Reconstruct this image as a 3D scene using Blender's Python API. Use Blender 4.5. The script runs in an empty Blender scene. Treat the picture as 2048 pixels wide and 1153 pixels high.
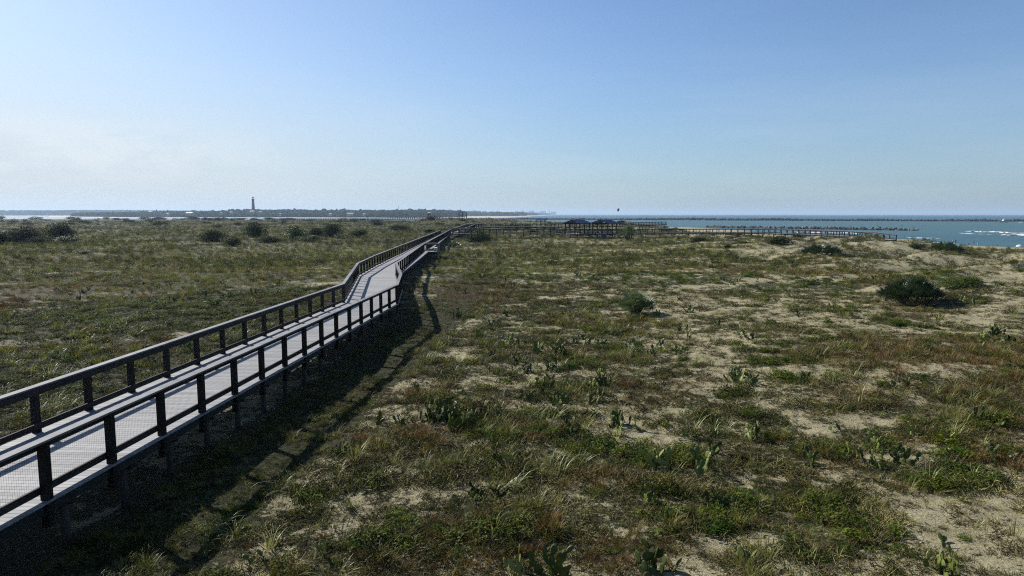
import bpy, bmesh, math, random
import numpy as np
from mathutils import Vector, Matrix
random.seed(7); RNG = np.random.default_rng(7)
SC = bpy.context.scene
COL = SC.collection
F, CX, CY, HY, HC = 1365.0, 1024.0, 576.5, 429.0, 6.2
TH = math.atan((CY-HY)/F)
SEA = -3.8

# ------------------------------------------------------------------ camera geometry (only used to work out where things stand)
def ray(X, Y):
    a = (X-CX)/F; b = -(Y-CY)/F
    return a, math.cos(TH)+b*math.sin(TH), -math.sin(TH)+b*math.cos(TH)
def un(X, Y, z=0.0):
    r = ray(X, Y); t = (z-HC)/r[2]
    return r[0]*t, r[1]*t
def at_depth(X, D):
    return (X-CX)/F*D, D
def z_at(Y, D):
    return HC-(Y-HY)/F*D

# ------------------------------------------------------------------ noise
def _h(ix, iy, s):
    n = (ix.astype(np.int64)*374761393 + iy.astype(np.int64)*668265263 + s*1442695041) & 0xffffffff
    n = ((n ^ (n >> 13))*1274126177) & 0xffffffff
    n = (n ^ (n >> 16)) & 0xffffffff
    return n/4294967295.0
def vnoise(x, y, s=0):
    x0 = np.floor(x); y0 = np.floor(y); fx = x-x0; fy = y-y0
    fx = fx*fx*(3-2*fx); fy = fy*fy*(3-2*fy)
    a = _h(x0, y0, s); b = _h(x0+1, y0, s); c = _h(x0, y0+1, s); d = _h(x0+1, y0+1, s)
    return (a*(1-fx)+b*fx)*(1-fy)+(c*(1-fx)+d*fx)*fy
def fbm(x, y, s=0, o=4):
    v = 0; a = .5; t = 0
    for i in range(o):
        v = v+a*vnoise(x*2**i+i*17.3, y*2**i-i*9.1, s+i); t += a; a *= .5
    return v/t

# ------------------------------------------------------------------ terrain
COAST = np.array([(330,-200),(250,0),(195,120),(155,207),(140,235),(130,300),(140,380),(150,440),(140,520),(90,600),(10,660),(-90,760),(-260,870),(-600,980),(-1100,1060),(-1700,1100)], float)
def coast_d(x, y):
    """distance inland from the waterline (negative at sea)"""
    best = np.full(x.shape, 1e9); sgn = np.ones(x.shape)
    for (ax, ay), (bx, by) in zip(COAST[:-1], COAST[1:]):
        dx, dy = bx-ax, by-ay; L = dx*dx+dy*dy
        t = np.clip(((x-ax)*dx+(y-ay)*dy)/L, 0, 1)
        px, py = ax+t*dx, ay+t*dy
        d = np.hypot(x-px, y-py)
        side = np.where(dx*(y-ay)-dy*(x-ax) > 0, 1., -1.)
        m = d < best
        best = np.where(m, d, best); sgn = np.where(m, side, sgn)
    return best*sgn
BUMPS = [  # x, y, radius x, radius y, height
    (80,150,15,8,1.7),(66,160,20,7,.5),(84,318,32,16,3.0),(60,352,13,10,3.3),(-29,432,46,24,3.0),(0,400,60,20,1.3),
    (118,312,22,12,1.4),(30,330,30,12,1.2),(44,44,16,7,.8),(34,48,8,5,.4),(30,30,14,5,.5),(54,62,18,6,.7),(16,24,9,3,.25),(22,17,8,3,.3),
    (-60,300,50,18,.5),(124,130,22,12,-.9),(96,104,24,14,-.5),(108,146,17,24,-1.5),(60,120,16,10,.7),(-9.5,24,7,22,-.15),(62,90,20,8,.6),(50,120,25,8,.5)]
def hgt(x, y):
    x = np.asarray(x, float); y = np.asarray(y, float)
    r = np.hypot(x, y)
    z = (fbm(x/14, y/14, 3, 3)-.5)*.9 + (fbm(x/3.1, y/3.1, 5, 3)-.5)*.28
    z = z + (fbm(x/1.0, y/1.0, 9, 3)-.5)*.11*np.clip(90/(r+1)-.3, 0, 1)
    z = z + (1-2*np.abs(fbm((x*.8+y*.6)/17, (y*.8-x*.6)/11, 23, 3)-.5)-.72)*2.6*np.clip((x-14)/40, 0, 1)*np.clip((r-25)/40, 0, 1)*np.clip((330-r)/100, 0, 1)
    z = z + (fbm(x/60+3, y/40, 12, 3)-.5)*1.2*np.clip((r-120)/200, 0, 1)
    for bx, by, rx, ry, hh in BUMPS:
        z = z + hh*np.exp(-((x-bx)/rx)**2-((y-by)/ry)**2)
    d = coast_d(x, y)
    right = np.clip((x+100)/150, 0, 1)
    prof = np.interp(d, [-60,-4,0,28,46,62,85,125], [-4.0,-.6,0,.5,.95,2.3,3.1,3.8])
    prof2 = np.interp(d, [-60,-4,0,14,34,60,120,160], [-4.0,-.6,0,.9,2.2,3.3,3.8,3.8])
    p = prof*right+prof2*(1-right)
    land = np.clip((d-40)/35, 0, 1)
    return SEA + p + z*land + (fbm(x/9, y/9, 31, 3)-.5)*.18*(1-land)
def h1(x, y):
    return float(hgt(np.array([x]), np.array([y]))[0])

# patches of ground as they lie in the place: world ellipses
def patch(px, py, w, h, a=1.0):
    x, y = un(px, py)
    r = max(y, 3)
    return (x, y, w*r/F, max(h*r*r/(F*HC), .3), a)
SAND = [patch(*p) for p in [(1960,1060,170,80,.9),(2040,1000,120,45,.8),(1400,705,130,32,.55),(1500,765,150,26,.6),(1700,790,120,20,.4),(1620,655,140,16,.5),(1460,640,120,12,.4),
    (1330,625,70,10,.6),(1930,545,90,16,.9),(2000,578,90,14,.8),(2015,510,50,7,1),(1770,640,150,12,.5),(1190,962,60,14,1),(1110,905,90,22,.5),(1280,770,90,18,.4),(1010,745,90,22,.4),
    (930,700,70,16,.4),(640,920,70,26,.5),(480,1090,150,55,.6),(1180,850,120,22,.3),(200,500,60,5,.6),(340,488,60,4,.5),(470,494,80,3,.7),(130,548,100,10,.4),(1060,1000,110,30,.3),
    (1880,528,70,8,.7),(1430,497,110,4,.8),(1560,505,110,5,.7),(1200,487,40,2,.8),(1320,494,60,3,.7),(1700,530,120,8,.5),(1800,680,120,14,.4),(900,1100,100,40,.4),
    (700,1080,130,45,.35),(1500,600,100,8,.5),(1740,500,60,8,.8),(1650,520,60,6,.6),(1380,660,60,10,.4),(330,660,50,10,.5),(60,600,60,10,.3),(1630,840,130,24,.5),(1330,830,90,20,.3)]]
RED = [patch(*p) for p in [(1880,745,200,56,1.3),(1500,545,120,8,.6),(1700,800,90,24,.6),(1990,730,120,50,.9),(800,885,130,30,.9),(930,580,90,22,1),(1240,640,110,14,.5),(250,560,140,16,.6),(520,560,80,14,.4),(100,580,140,34,.8),(1120,705,50,16,.8),(1130,960,130,30,.5),
    (1530,890,60,18,.5),(1960,890,90,36,.9),(60,1000,80,40,.6),(330,590,110,16,.4),(1600,552,170,8,.8),(300,445,330,5,.8),(1640,930,120,40,.4),(1300,1100,120,40,.4)]]
GREEN = [patch(*p) for p in [(330,632,170,22,1),(190,662,90,16,.8),(560,615,120,16,.6),(950,1045,110,44,1),(1180,890,50,30,.6),(1570,1005,110,44,1),(1760,1080,170,44,1),(1860,945,130,28,1),(1440,800,60,14,.9),
    (1560,780,50,12,.8),(1660,628,60,6,.9),(1820,650,60,12,.9),(1935,570,60,12,.9),(1330,915,80,20,.6),(1030,870,120,18,.5),(1240,700,60,12,.5),(240,790,110,30,.9),(100,760,70,30,.7),(1260,1080,90,40,.6),
    (1600,575,160,6,.4),(1500,860,70,20,.7),(1850,860,60,14,.7),(700,1120,100,30,.4),(120,640,120,26,.7),(400,600,140,18,.6),(60,720,80,30,.7),(560,590,90,14,.6),(200,560,120,14,.5),(350,700,80,20,.6),(1000,560,120,10,.4),(1300,560,160,10,.5)]]
YELL = [patch(*p) for p in [(420,560,160,20,.6),(150,700,140,30,.6),(520,650,90,20,.6),(250,610,120,18,.5),(560,520,160,14,.5),(300,520,160,12,.4),(90,493,150,9,1),(190,478,70,6,.9),(1250,650,130,22,.7),(720,505,140,14,.6),(1130,520,240,18,.5),(640,530,200,26,.3),(1350,500,160,8,.6)]]
def blobs(L, x, y):
    v = np.zeros(x.shape)
    wx = (fbm(x/2.2, y/2.2, 41, 3)-.5)*2; wy = (fbm(x/2.2, y/2.2, 47, 3)-.5)*2
    for bx, by, rx, ry, a in L:
        ex = (x-bx)/rx+wx*.55; ey = (y-by)/ry+wy*.55
        v = np.maximum(v, a*np.clip(1.5-np.hypot(ex, ey), 0, 1))
    return v
def masks(x, y):
    """veg cover, red grass, green creeper, yellow grass"""
    r = np.hypot(x, y)
    u = x*.82+y*.25; v = -x*.25+y
    n = fbm(u/7, v/2.6, 61, 4)*.45+fbm(x/1.1, y/.9, 71, 4)*.55
    side = np.clip((x+4)/14, 0, 1)               # more open sand to the right of the walk
    veg = .5+(n-.5)*3.2 - .06*side + .22*(1-side) - blobs(SAND, x, y)*.62
    veg = veg + .16*np.clip((r-55)/100, 0, 1)
    g = np.clip(blobs(GREEN, x, y)+np.clip((fbm(x/3, y/2.2, 81, 3)-.6)*5, 0, 1)*.6, 0, 1)
    rd = np.clip(blobs(RED, x, y)+np.clip((fbm(x/6, y/4, 91, 3)-.62)*6, 0, 1)*.7, 0, 1)
    ye = blobs(YELL, x, y)
    veg = veg+.5*g+.35*rd+.3*ye - .13*np.clip((30-r)/15, 0, 1)
    e = x-(-8.30+.0702*(y-11.42)); bd = np.clip((e+.6)*2, 0, 1)*np.clip((2.9+fbm(x, y, 13, 2)-e)*1.5, 0, 1)*((y > 5) & (y < 85)); veg = veg+.75*bd  # extra dark cover right of the walk stands in for shade
    d = coast_d(x, y)
    veg = np.where(d < 45+18*(fbm(x/9, y/9, 33, 3)-.5), veg-1.2, veg)
    return np.clip(veg, 0, 1), rd, g, ye

# ------------------------------------------------------------------ materials
def mat(name):
    m = bpy.data.materials.new(name); m.use_nodes = True
    nt = m.node_tree; b = nt.nodes['Principled BSDF']
    return m, nt, b
def N(nt, t, **k):
    n = nt.nodes.new(t)
    for a, v in k.items():
        if a.startswith('i_'):
            n.inputs[a[2:].replace('_', ' ')].default_value = v
        else: setattr(n, a, v)
    return n
def coords(nt, scale=(1,1,1), src='Object'):
    tc = N(nt, 'ShaderNodeTexCoord') if src != 'Position' else N(nt, 'ShaderNodeNewGeometry')
    mp = N(nt, 'ShaderNodeMapping'); mp.inputs['Scale'].default_value = scale
    nt.links.new(tc.outputs[src], mp.inputs['Vector'])
    return mp.outputs['Vector']
def noise(nt, vec, scale, detail=4, rough=.6):
    n = N(nt, 'ShaderNodeTexNoise'); n.inputs['Scale'].default_value = scale
    n.inputs['Detail'].default_value = detail; n.inputs['Roughness'].default_value = rough
    nt.links.new(vec, n.inputs['Vector']); return n.outputs['Fac']
K = .60          # base colours are written for a plain exposure; the picture is exposed brighter (see view settings)
def ks(c): return tuple(q*K for q in c)
def kl(c): return (c[0]*K*1.0, c[1]*K*1.04, c[2]*K*.55)      # leaves hold little blue
def ramp(nt, fac, stops):
    r = N(nt, 'ShaderNodeValToRGB'); e = r.color_ramp.elements
    while len(e) < len(stops): e.new(.5)
    for q, (p, c) in zip(e, stops):
        q.position = p; q.color = (*c, 1) if len(c) == 3 else c
    nt.links.new(fac, r.inputs['Fac']); return r.outputs['Color']
def mix(nt, f, a, b, mode='MIX'):
    n = N(nt, 'ShaderNodeMix', data_type='RGBA', blend_type=mode)
    for s, v in ((0, f), (6, a), (7, b)):
        if hasattr(v, 'links') or isinstance(v, bpy.types.NodeSocket): nt.links.new(v, n.inputs[s])
        else: n.inputs[s].default_value = v if s == 0 else (*v, 1)
    return n.outputs[2]
def mth(nt, op, a, b=0.0, clamp=False):
    n = N(nt, 'ShaderNodeMath', operation=op); n.use_clamp = clamp
    for i, v in ((0, a), (1, b)):
        if isinstance(v, bpy.types.NodeSocket): nt.links.new(v, n.inputs[i])
        else: n.inputs[i].default_value = v
    return n.outputs[0]
def bump(nt, b, h, strength=.5, dist=.02):
    n = N(nt, 'ShaderNodeBump'); n.inputs['Strength'].default_value = strength; n.inputs['Distance'].default_value = dist
    nt.links.new(h, n.inputs['Height']); nt.links.new(n.outputs[0], b.inputs['Normal'])
def simple(name, c1, c2, scale=6, rough=.7, stretch=(1,1,1), bmp=.3, bd=.01, spec=.5, src='Object', metal=0):
    m, nt, b = mat(name)
    v = coords(nt, stretch, src); n = noise(nt, v, scale, 5, .65)
    base = ramp(nt, n, [(.3, ks(c1)), (.7, ks(c2))])
    if 'timber' in name:
        at = N(nt, 'ShaderNodeAttribute', attribute_name='tone'); oi = N(nt, 'ShaderNodeObjectInfo')
        tn = mth(nt, 'ADD', mth(nt, 'MULTIPLY', at.outputs['Fac'], .7), mth(nt, 'MULTIPLY', oi.outputs['Random'], .3))
        gr = noise(nt, coords(nt, (9,.6,9), 'Position'), 3.5, 4, .7)
        base = mix(nt, 1.0, base, ramp(nt, mth(nt, 'ADD', mth(nt, 'MULTIPLY', tn, .5), mth(nt, 'MULTIPLY', gr, .5)), [(.2, (.5,.5,.5)), (.8, (1.35,1.32,1.28))]), 'MULTIPLY')
    nt.links.new(base, b.inputs['Base Color'])
    b.inputs['Roughness'].default_value = rough; b.inputs['Specular IOR Level'].default_value = spec
    b.inputs['Metallic'].default_value = metal
    if bmp: bump(nt, b, n, bmp, bd)
    return m
def leafmat(name, cols, trans=.25, rough=.5, spec=.4, vary=.35):
    """leaf colour differs from plant to plant and a little along the ground"""
    m, nt, b = mat(name)
    oi = N(nt, 'ShaderNodeObjectInfo')
    v = coords(nt, (1,1,1), 'Position'); n = noise(nt, v, 9, 3, .7)
    f = mth(nt, 'ADD', mth(nt, 'MULTIPLY', oi.outputs['Random'], .55), mth(nt, 'MULTIPLY', n, .6))
    k = len(cols)
    c = ramp(nt, f, [(.15+.7*i/(k-1), kl(cc)) for i, cc in enumerate(cols)])
    nt.links.new(c, b.inputs['Base Color'])
    b.inputs['Roughness'].default_value = rough; b.inputs['Specular IOR Level'].default_value = spec
    if trans > 0:
        tr = N(nt, 'ShaderNodeBsdfTranslucent'); nt.links.new(c, tr.inputs['Color'])
        mx = N(nt, 'ShaderNodeMixShader'); mx.inputs[0].default_value = trans
        out = nt.nodes['Material Output']
        nt.links.new(b.outputs[0], mx.inputs[1]); nt.links.new(tr.outputs[0], mx.inputs[2]); nt.links.new(mx.outputs[0], out.inputs['Surface'])
    return m

M = {}
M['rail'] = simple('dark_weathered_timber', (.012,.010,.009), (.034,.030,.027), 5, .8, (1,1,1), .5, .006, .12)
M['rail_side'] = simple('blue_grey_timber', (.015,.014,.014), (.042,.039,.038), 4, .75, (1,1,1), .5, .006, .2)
M['cap'] = simple('weathered_timber_cap_skylit', (.16,.165,.18), (.28,.285,.305), 3, .7, (1,1,1), .4, .004, .25)  # weathered grey, with the sky's reflection on the top put into the colour
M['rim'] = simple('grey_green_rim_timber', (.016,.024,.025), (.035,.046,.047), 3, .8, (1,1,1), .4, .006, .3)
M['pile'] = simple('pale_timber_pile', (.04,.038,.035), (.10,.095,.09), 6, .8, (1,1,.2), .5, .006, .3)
M['wire'] = simple('dark_wire', (.03,.03,.03), (.05,.05,.05), 6, .5, (1,1,1), 0, 0, .5)
M['sunlit_wood'] = simple('sunlit_grey_timber', (.17,.16,.145), (.28,.265,.24), 4, .8, (1,1,1), .4, .006, .3)  # timber with sunlight put into its colour, paler than the other rails
M['blue_roof'] = simple('blue_metal_roof', (.012,.034,.12), (.020,.048,.16), 2, .5, (1,1,1), .2, .01, .4)
M['blue_plastic'] = simple('blue_plastic', (.012,.022,.14), (.018,.03,.19), 3, .4, (1,1,1), .1, .01, .5)
M['white_paint'] = simple('white_paint', (.62,.62,.6), (.8,.8,.79), 3, .5, (1,1,1), .1, .01)
M['stone'] = simple('jetty_granite', (.045,.042,.045), (.24,.22,.21), 1.2, .85, (1,1,1), .8, .08, .3)
M['dark_stone'] = simple('dark_jetty_granite', (.02,.02,.023), (.08,.078,.08), .6, .85, (1,1,1), .8, .1, .3)
M['bark'] = simple('bark', (.05,.04,.03), (.14,.11,.085), 9, .9, (1,1,.3), .6, .02, .2)
M['red_brick'] = simple('red_brick_tower', (.055,.026,.026), (.08,.042,.042), .5, .85, (1,1,1), .2, .02, .3)
M['black_iron'] = simple('black_iron', (.012,.012,.014), (.03,.03,.032), 2, .5)
M['glass_dark'] = simple('dark_glass', (.02,.03,.04), (.04,.05,.06), 1, .1, (1,1,1), 0, 0, .8)
M['condo'] = simple('pale_stucco', (.40,.36,.34), (.50,.46,.43), .05, .85, (1,1,1), 0)
M['house_roof'] = simple('pale_metal_roof', (.5,.5,.5), (.7,.7,.7), .5, .4, (1,1,1), 0)
M['house_wall'] = simple('house_wall', (.30,.28,.25), (.42,.40,.37), .5, .8, (1,1,1), 0)
M['skin'] = simple('skin', (.40,.22,.15), (.46,.27,.19), 8, .6, bmp=0)
M['hair'] = simple('dark_hair', (.02,.012,.008), (.05,.03,.02), 8, .7, bmp=0)
M['cloth_dark'] = simple('dark_cloth', (.012,.014,.025), (.03,.03,.045), 8, .9, bmp=0)
M['cloth_red'] = simple('red_cloth', (.30,.03,.03), (.38,.05,.04), 8, .9, bmp=0)
M['cloth_white'] = simple('white_cloth', (.65,.65,.66), (.75,.75,.76), 8, .9, bmp=0)
M['cloth_teal'] = simple('teal_cloth', (.02,.11,.13), (.03,.15,.17), 8, .9, bmp=0)
M['canvas_green'] = simple('dark_green_canvas', (.010,.030,.024), (.02,.05,.04), 4, .9, bmp=.2)
M['foam'] = simple('sea_foam', (.7,.74,.76), (.95,.97,.98), .9, .8, (1,1,1), .6, .3)

# deck boards: pale grey, streaked, every board its own tone
m, nt, b = mat('pale_grey_deck_boards')
v = coords(nt, (1,1,1), 'Position')
n1 = noise(nt, v, 1.2, 4, .6); n2 = noise(nt, coords(nt, (2,30,2), 'Position'), 2, 3, .6)
att = N(nt, 'ShaderNodeAttribute', attribute_name='tone')
f = mth(nt, 'ADD', mth(nt, 'MULTIPLY', n1, .4), mth(nt, 'ADD', mth(nt, 'MULTIPLY', n2, .25), mth(nt, 'MULTIPLY', att.outputs['Fac'], .5)))
nt.links.new(ramp(nt, f, [(.25, (.138,.139,.142)), (.5, (.183,.184,.186)), (.8, (.233,.234,.236))]), b.inputs['Base Color'])
b.inputs['Roughness'].default_value = .75; b.inputs['Specular IOR Level'].default_value = .3
bump(nt, b, n2, .3, .003); M['deck'] = m

M['grass'] = leafmat('dune_grass_blades', [(.025,.032,.006), (.085,.098,.020), (.20,.205,.055), (.46,.45,.22)], .35, .5, .22)
M['palegrass'] = leafmat('pale_arching_grass', [(.05,.06,.02), (.14,.155,.055), (.28,.29,.13), (.48,.48,.30)], .3, .45, .4)
M['drygrass'] = leafmat('dry_straw_grass', [(.04,.026,.010), (.12,.085,.030), (.23,.18,.07), (.40,.32,.15)], .3, .6, .12)
M['redgrass'] = leafmat('rusty_grass', [(.05,.020,.006), (.14,.055,.015), (.24,.11,.026), (.27,.18,.05)], .25, .55, .3)
M['yellgrass'] = leafmat('yellow_green_grass', [(.09,.105,.012), (.18,.19,.024), (.28,.26,.045)], .4, .5, .3)
M['creeper'] = leafmat('creeping_green_leaves', [(.014,.034,.004), (.045,.090,.010), (.085,.125,.020), (.18,.215,.050)], .4, .6, .08)
M['scrub'] = leafmat('olive_scrub_leaves', [(.010,.014,.004), (.030,.038,.010), (.09,.098,.024), (.19,.185,.055)], .3, .6, .08)
M['twig'] = leafmat('grey_twigs', [(.03,.022,.013), (.12,.095,.06), (.34,.29,.20)], 0, .8, .2)
M['cactus'] = leafmat('grey_green_cactus_pads', [(.030,.050,.016), (.08,.11,.042), (.17,.205,.085), (.42,.45,.19)], .25, .5, .3)
M['shrub'] = leafmat('dark_glossy_shrub_leaves', [(.008,.017,.006), (.020,.038,.011), (.050,.075,.022)], .22, .7, .03)
M['shrub_light'] = leafmat('mid_green_shrub_leaves', [(.022,.045,.008), (.055,.095,.016), (.11,.15,.03)], .35, .5, .25)
M['palmetto'] = leafmat('grey_green_palmetto_fronds', [(.024,.045,.024), (.075,.115,.070), (.22,.28,.20)], .15, .42, .35)
M['farleaf'] = leafmat('far_tree_crowns', [(.012,.022,.018), (.024,.038,.028), (.042,.056,.040)], 0, .9, .0)

# sand and litter
m, nt, b = mat('dune_sand')
P = coords(nt, (1,1,1), 'Position')
A = N(nt, 'ShaderNodeAttribute', attribute_name='veg'); RD = N(nt, 'ShaderNodeAttribute', attribute_name='red'); GR = N(nt, 'ShaderNodeAttribute', attribute_name='green')
nb = noise(nt, P, .9, 6, .7); nf = noise(nt, P, 9, 5, .75); ng = noise(nt, P, 45, 3, .7)
nl = noise(nt, P, 2.6, 6, .72)
nd = noise(nt, P, 22, 4, .75)
sand = ramp(nt, mth(nt, 'ADD', mth(nt, 'MULTIPLY', nb, .35), mth(nt, 'ADD', mth(nt, 'MULTIPLY', ng, .3), mth(nt, 'MULTIPLY', nd, .35))), [(.35, (.065,.055,.030)), (.43, (.18,.158,.092)), (.5, (.262,.232,.140)), (.62, (.345,.312,.200))])
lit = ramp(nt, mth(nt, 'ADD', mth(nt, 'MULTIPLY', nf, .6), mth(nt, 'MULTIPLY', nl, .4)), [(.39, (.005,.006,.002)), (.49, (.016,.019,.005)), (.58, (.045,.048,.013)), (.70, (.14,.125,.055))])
lit = mix(nt, mth(nt, 'MULTIPLY', RD.outputs['Fac'], .55), lit, (.045,.022,.008))
lit = mix(nt, mth(nt, 'MULTIPLY', GR.outputs['Fac'], .45), lit, (.020,.034,.005))
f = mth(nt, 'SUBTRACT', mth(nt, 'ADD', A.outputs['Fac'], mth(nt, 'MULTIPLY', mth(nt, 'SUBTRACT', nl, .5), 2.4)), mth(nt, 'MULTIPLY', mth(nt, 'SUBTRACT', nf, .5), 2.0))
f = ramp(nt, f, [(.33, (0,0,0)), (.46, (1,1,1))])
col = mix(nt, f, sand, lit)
sep = N(nt, 'ShaderNodeSeparateXYZ'); nt.links.new(P, sep.inputs[0])
wet = ramp(nt, mth(nt, 'MULTIPLY', mth(nt, 'ADD', sep.outputs[2], 3.95), .9), [(.1, (1,1,1)), (.38, (0,0,0))])
col = mix(nt, wet, col, (.08,.066,.046))
nt.links.new(col, b.inputs['Base Color']); b.inputs['Roughness'].default_value = .95; b.inputs['Specular IOR Level'].default_value = .15
hh = mth(nt, 'ADD', mth(nt, 'MULTIPLY', nf, 1.0), mth(nt, 'MULTIPLY', ng, .35))
hh = mth(nt, 'ADD', hh, mth(nt, 'MULTIPLY', nl, 1.6))
bump(nt, b, hh, .9, .09); M['ground'] = m

def water_mat(name, near, far, rough, bs, bd, scale, spec=.5, split=True):
    m, nt, b = mat(name)
    P = coords(nt, (1,1,1), 'Position')
    if split:
        sep = N(nt, 'ShaderNodeSeparateXYZ'); nt.links.new(P, sep.inputs[0])
        # beyond the far jetty the open sea is bluer and deeper
        d = mth(nt, 'ADD', mth(nt, 'MULTIPLY', sep.outputs[0], .49), sep.outputs[1])
        f = ramp(nt, mth(nt, 'MULTIPLY', mth(nt, 'SUBTRACT', d, 300), 1/1300.), [(0, (.4,.4,.4)), (.30, (0,0,0)), (.72, (.15,.15,.15)), (.78, (1,1,1))])
        nb = noise(nt, coords(nt, (1,1,1), 'Position'), .012, 4, .6)
        c = mix(nt, f, near, far)
        c = mix(nt, mth(nt, 'MULTIPLY', nb, .5), c, tuple(q*2.0 for q in near))
        nt.links.new(c, b.inputs['Base Color'])
    else: b.inputs['Base Color'].default_value = (*near, 1)
    b.inputs['Roughness'].default_value = rough; b.inputs['Specular IOR Level'].default_value = spec
    n1 = noise(nt, coords(nt, (.6,1.4,1), 'Position'), scale, 5, .62); n2 = noise(nt, P, scale*.12, 3, .5)
    bump(nt, b, mth(nt, 'ADD', n1, mth(nt, 'MULTIPLY', n2, 2)), bs, bd)
    return m
M['sea'] = water_mat('sea_water', (.030,.070,.070), (.006,.040,.075), .42, .9, .5, .35, .28)
M['lagoon'] = water_mat('calm_lagoon_water', (.05,.06,.06), (0,0,0), .2, .25, .1, .5, .6, False)
M['beachsand'] = simple('far_beach_sand', (.42,.38,.30), (.55,.50,.42), .02, .9, (1,1,1), 0, src='Position')

# ------------------------------------------------------------------ mesh helpers
def tag(o, label=None, cat=None, group=None, kind=None):
    if label: o['label'] = label
    if cat: o['category'] = cat
    if group: o['group'] = group
    if kind: o['kind'] = kind
    return o
def empty(name, loc, label, cat, group=None, rz=0):
    o = bpy.data.objects.new(name, None); COL.objects.link(o); o.location = loc; o.rotation_euler = (0,0,rz)
    o.empty_display_size = .2
    return tag(o, label, cat, group)
class MB:
    def __init__(s): s.v = []; s.f = []; s.t = []
    def add(s, vs, fs, tone=.5):
        n = len(s.v); s.v += [tuple(q) for q in vs]; s.f += [tuple(i+n for i in q) for q in fs]; s.t += [tone]*len(vs)
    def box(s, c, d, rz=0, tone=.5):
        hx, hy, hz = d[0]/2, d[1]/2, d[2]/2; ca, sa = math.cos(rz), math.sin(rz); vs = []
        for z in (-hz, hz):
            for x, y in ((-hx,-hy),(hx,-hy),(hx,hy),(-hx,hy)):
                vs.append((c[0]+x*ca-y*sa, c[1]+x*sa+y*ca, c[2]+z))
        s.add(vs, [(3,2,1,0),(4,5,6,7),(0,1,5,4),(1,2,6,5),(2,3,7,6),(3,0,4,7)], tone)
    def beam(s, p, q, w, h, off=0, m0=None, m1=None):
        """board between two points, w wide (level, across), h high, hanging below the points; off shifts it sideways"""
        p = Vector(p); q = Vector(q); d = q-p; sd = Vector((d.y, -d.x, 0)).normalized()
        a = m0 if m0 is not None else sd; b = m1 if m1 is not None else sd
        vs = []
        for z in (-h, 0):
            for base, si, k in ((p, a, off-w/2), (p, a, off+w/2), (q, b, off+w/2), (q, b, off-w/2)):
                vs.append(base+si*k+Vector((0,0,z)))
        s.add(vs, [(3,2,1,0),(4,5,6,7),(0,1,5,4),(1,2,6,5),(2,3,7,6),(3,0,4,7)], random.random())
    def tube(s, pts, rad, n=6):
        rings = []; up = Vector((0,0,1)); vs = []
        for i, p in enumerate(pts):
            p = Vector(p); a = Vector(pts[max(i-1,0)]); b = Vector(pts[min(i+1,len(pts)-1)])
            t = (b-a).normalized(); u = t.orthogonal().normalized(); w = t.cross(u)
            r = rad[i] if hasattr(rad, '__len__') else rad
            for k in range(n):
                an = 2*math.pi*k/n; vs.append(p+(u*math.cos(an)+w*math.sin(an))*r)
        fs = [(i*n+k, i*n+(k+1)%n, (i+1)*n+(k+1)%n, (i+1)*n+k) for i in range(len(pts)-1) for k in range(n)]
        fs += [tuple(range(n-1,-1,-1)), tuple(range((len(pts)-1)*n, len(pts)*n))]
        s.add(vs, fs)
    def lathe(s, c, prof, n=16):
        vs = []; fs = []
        for r, z in prof:
            for k in range(n):
                a = 2*math.pi*k/n; vs.append((c[0]+r*math.cos(a), c[1]+r*math.sin(a), c[2]+z))
        for i in range(len(prof)-1):
            for k in range(n): fs.append((i*n+k, i*n+(k+1)%n, (i+1)*n+(k+1)%n, (i+1)*n+k))
        fs += [tuple(range(n-1,-1,-1)), tuple(range((len(prof)-1)*n, len(prof)*n))]
        s.add(vs, fs)
    def mesh(s, name, mt, smooth=False):
        me = bpy.data.meshes.new(name); me.from_pydata(s.v, [], s.f); me.materials.append(mt)
        if smooth: me.shade_smooth()
        at = me.attributes.new('tone', 'FLOAT', 'POINT'); at.data.foreach_set('value', s.t)
        return me
    def build(s, name, mt, parent=None, smooth=False):
        return link(name, s.mesh(name, mt, smooth), parent)
def link(name, me, parent=None, loc=None):
    o = bpy.data.objects.new(name, me); COL.objects.link(o)
    if parent is not None: o.parent = parent
    if loc is not None: o.location = loc
    return o
def np_mesh(name, V, Fq, mt, k=None, smooth=False):
    """V (n,3), Fq (m,k) arrays"""
    me = bpy.data.meshes.new(name); k = Fq.shape[1]
    me.vertices.add(len(V)); me.vertices.foreach_set('co', V.astype(np.float32).ravel())
    me.loops.add(Fq.size); me.loops.foreach_set('vertex_index', Fq.astype(np.int32).ravel())
    me.polygons.add(len(Fq)); me.polygons.foreach_set('loop_start', np.arange(0, Fq.size, k, dtype=np.int32))
    me.update(calc_edges=True); me.validate()
    if smooth: me.shade_smooth()
    me.materials.append(mt)
    return me

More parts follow.
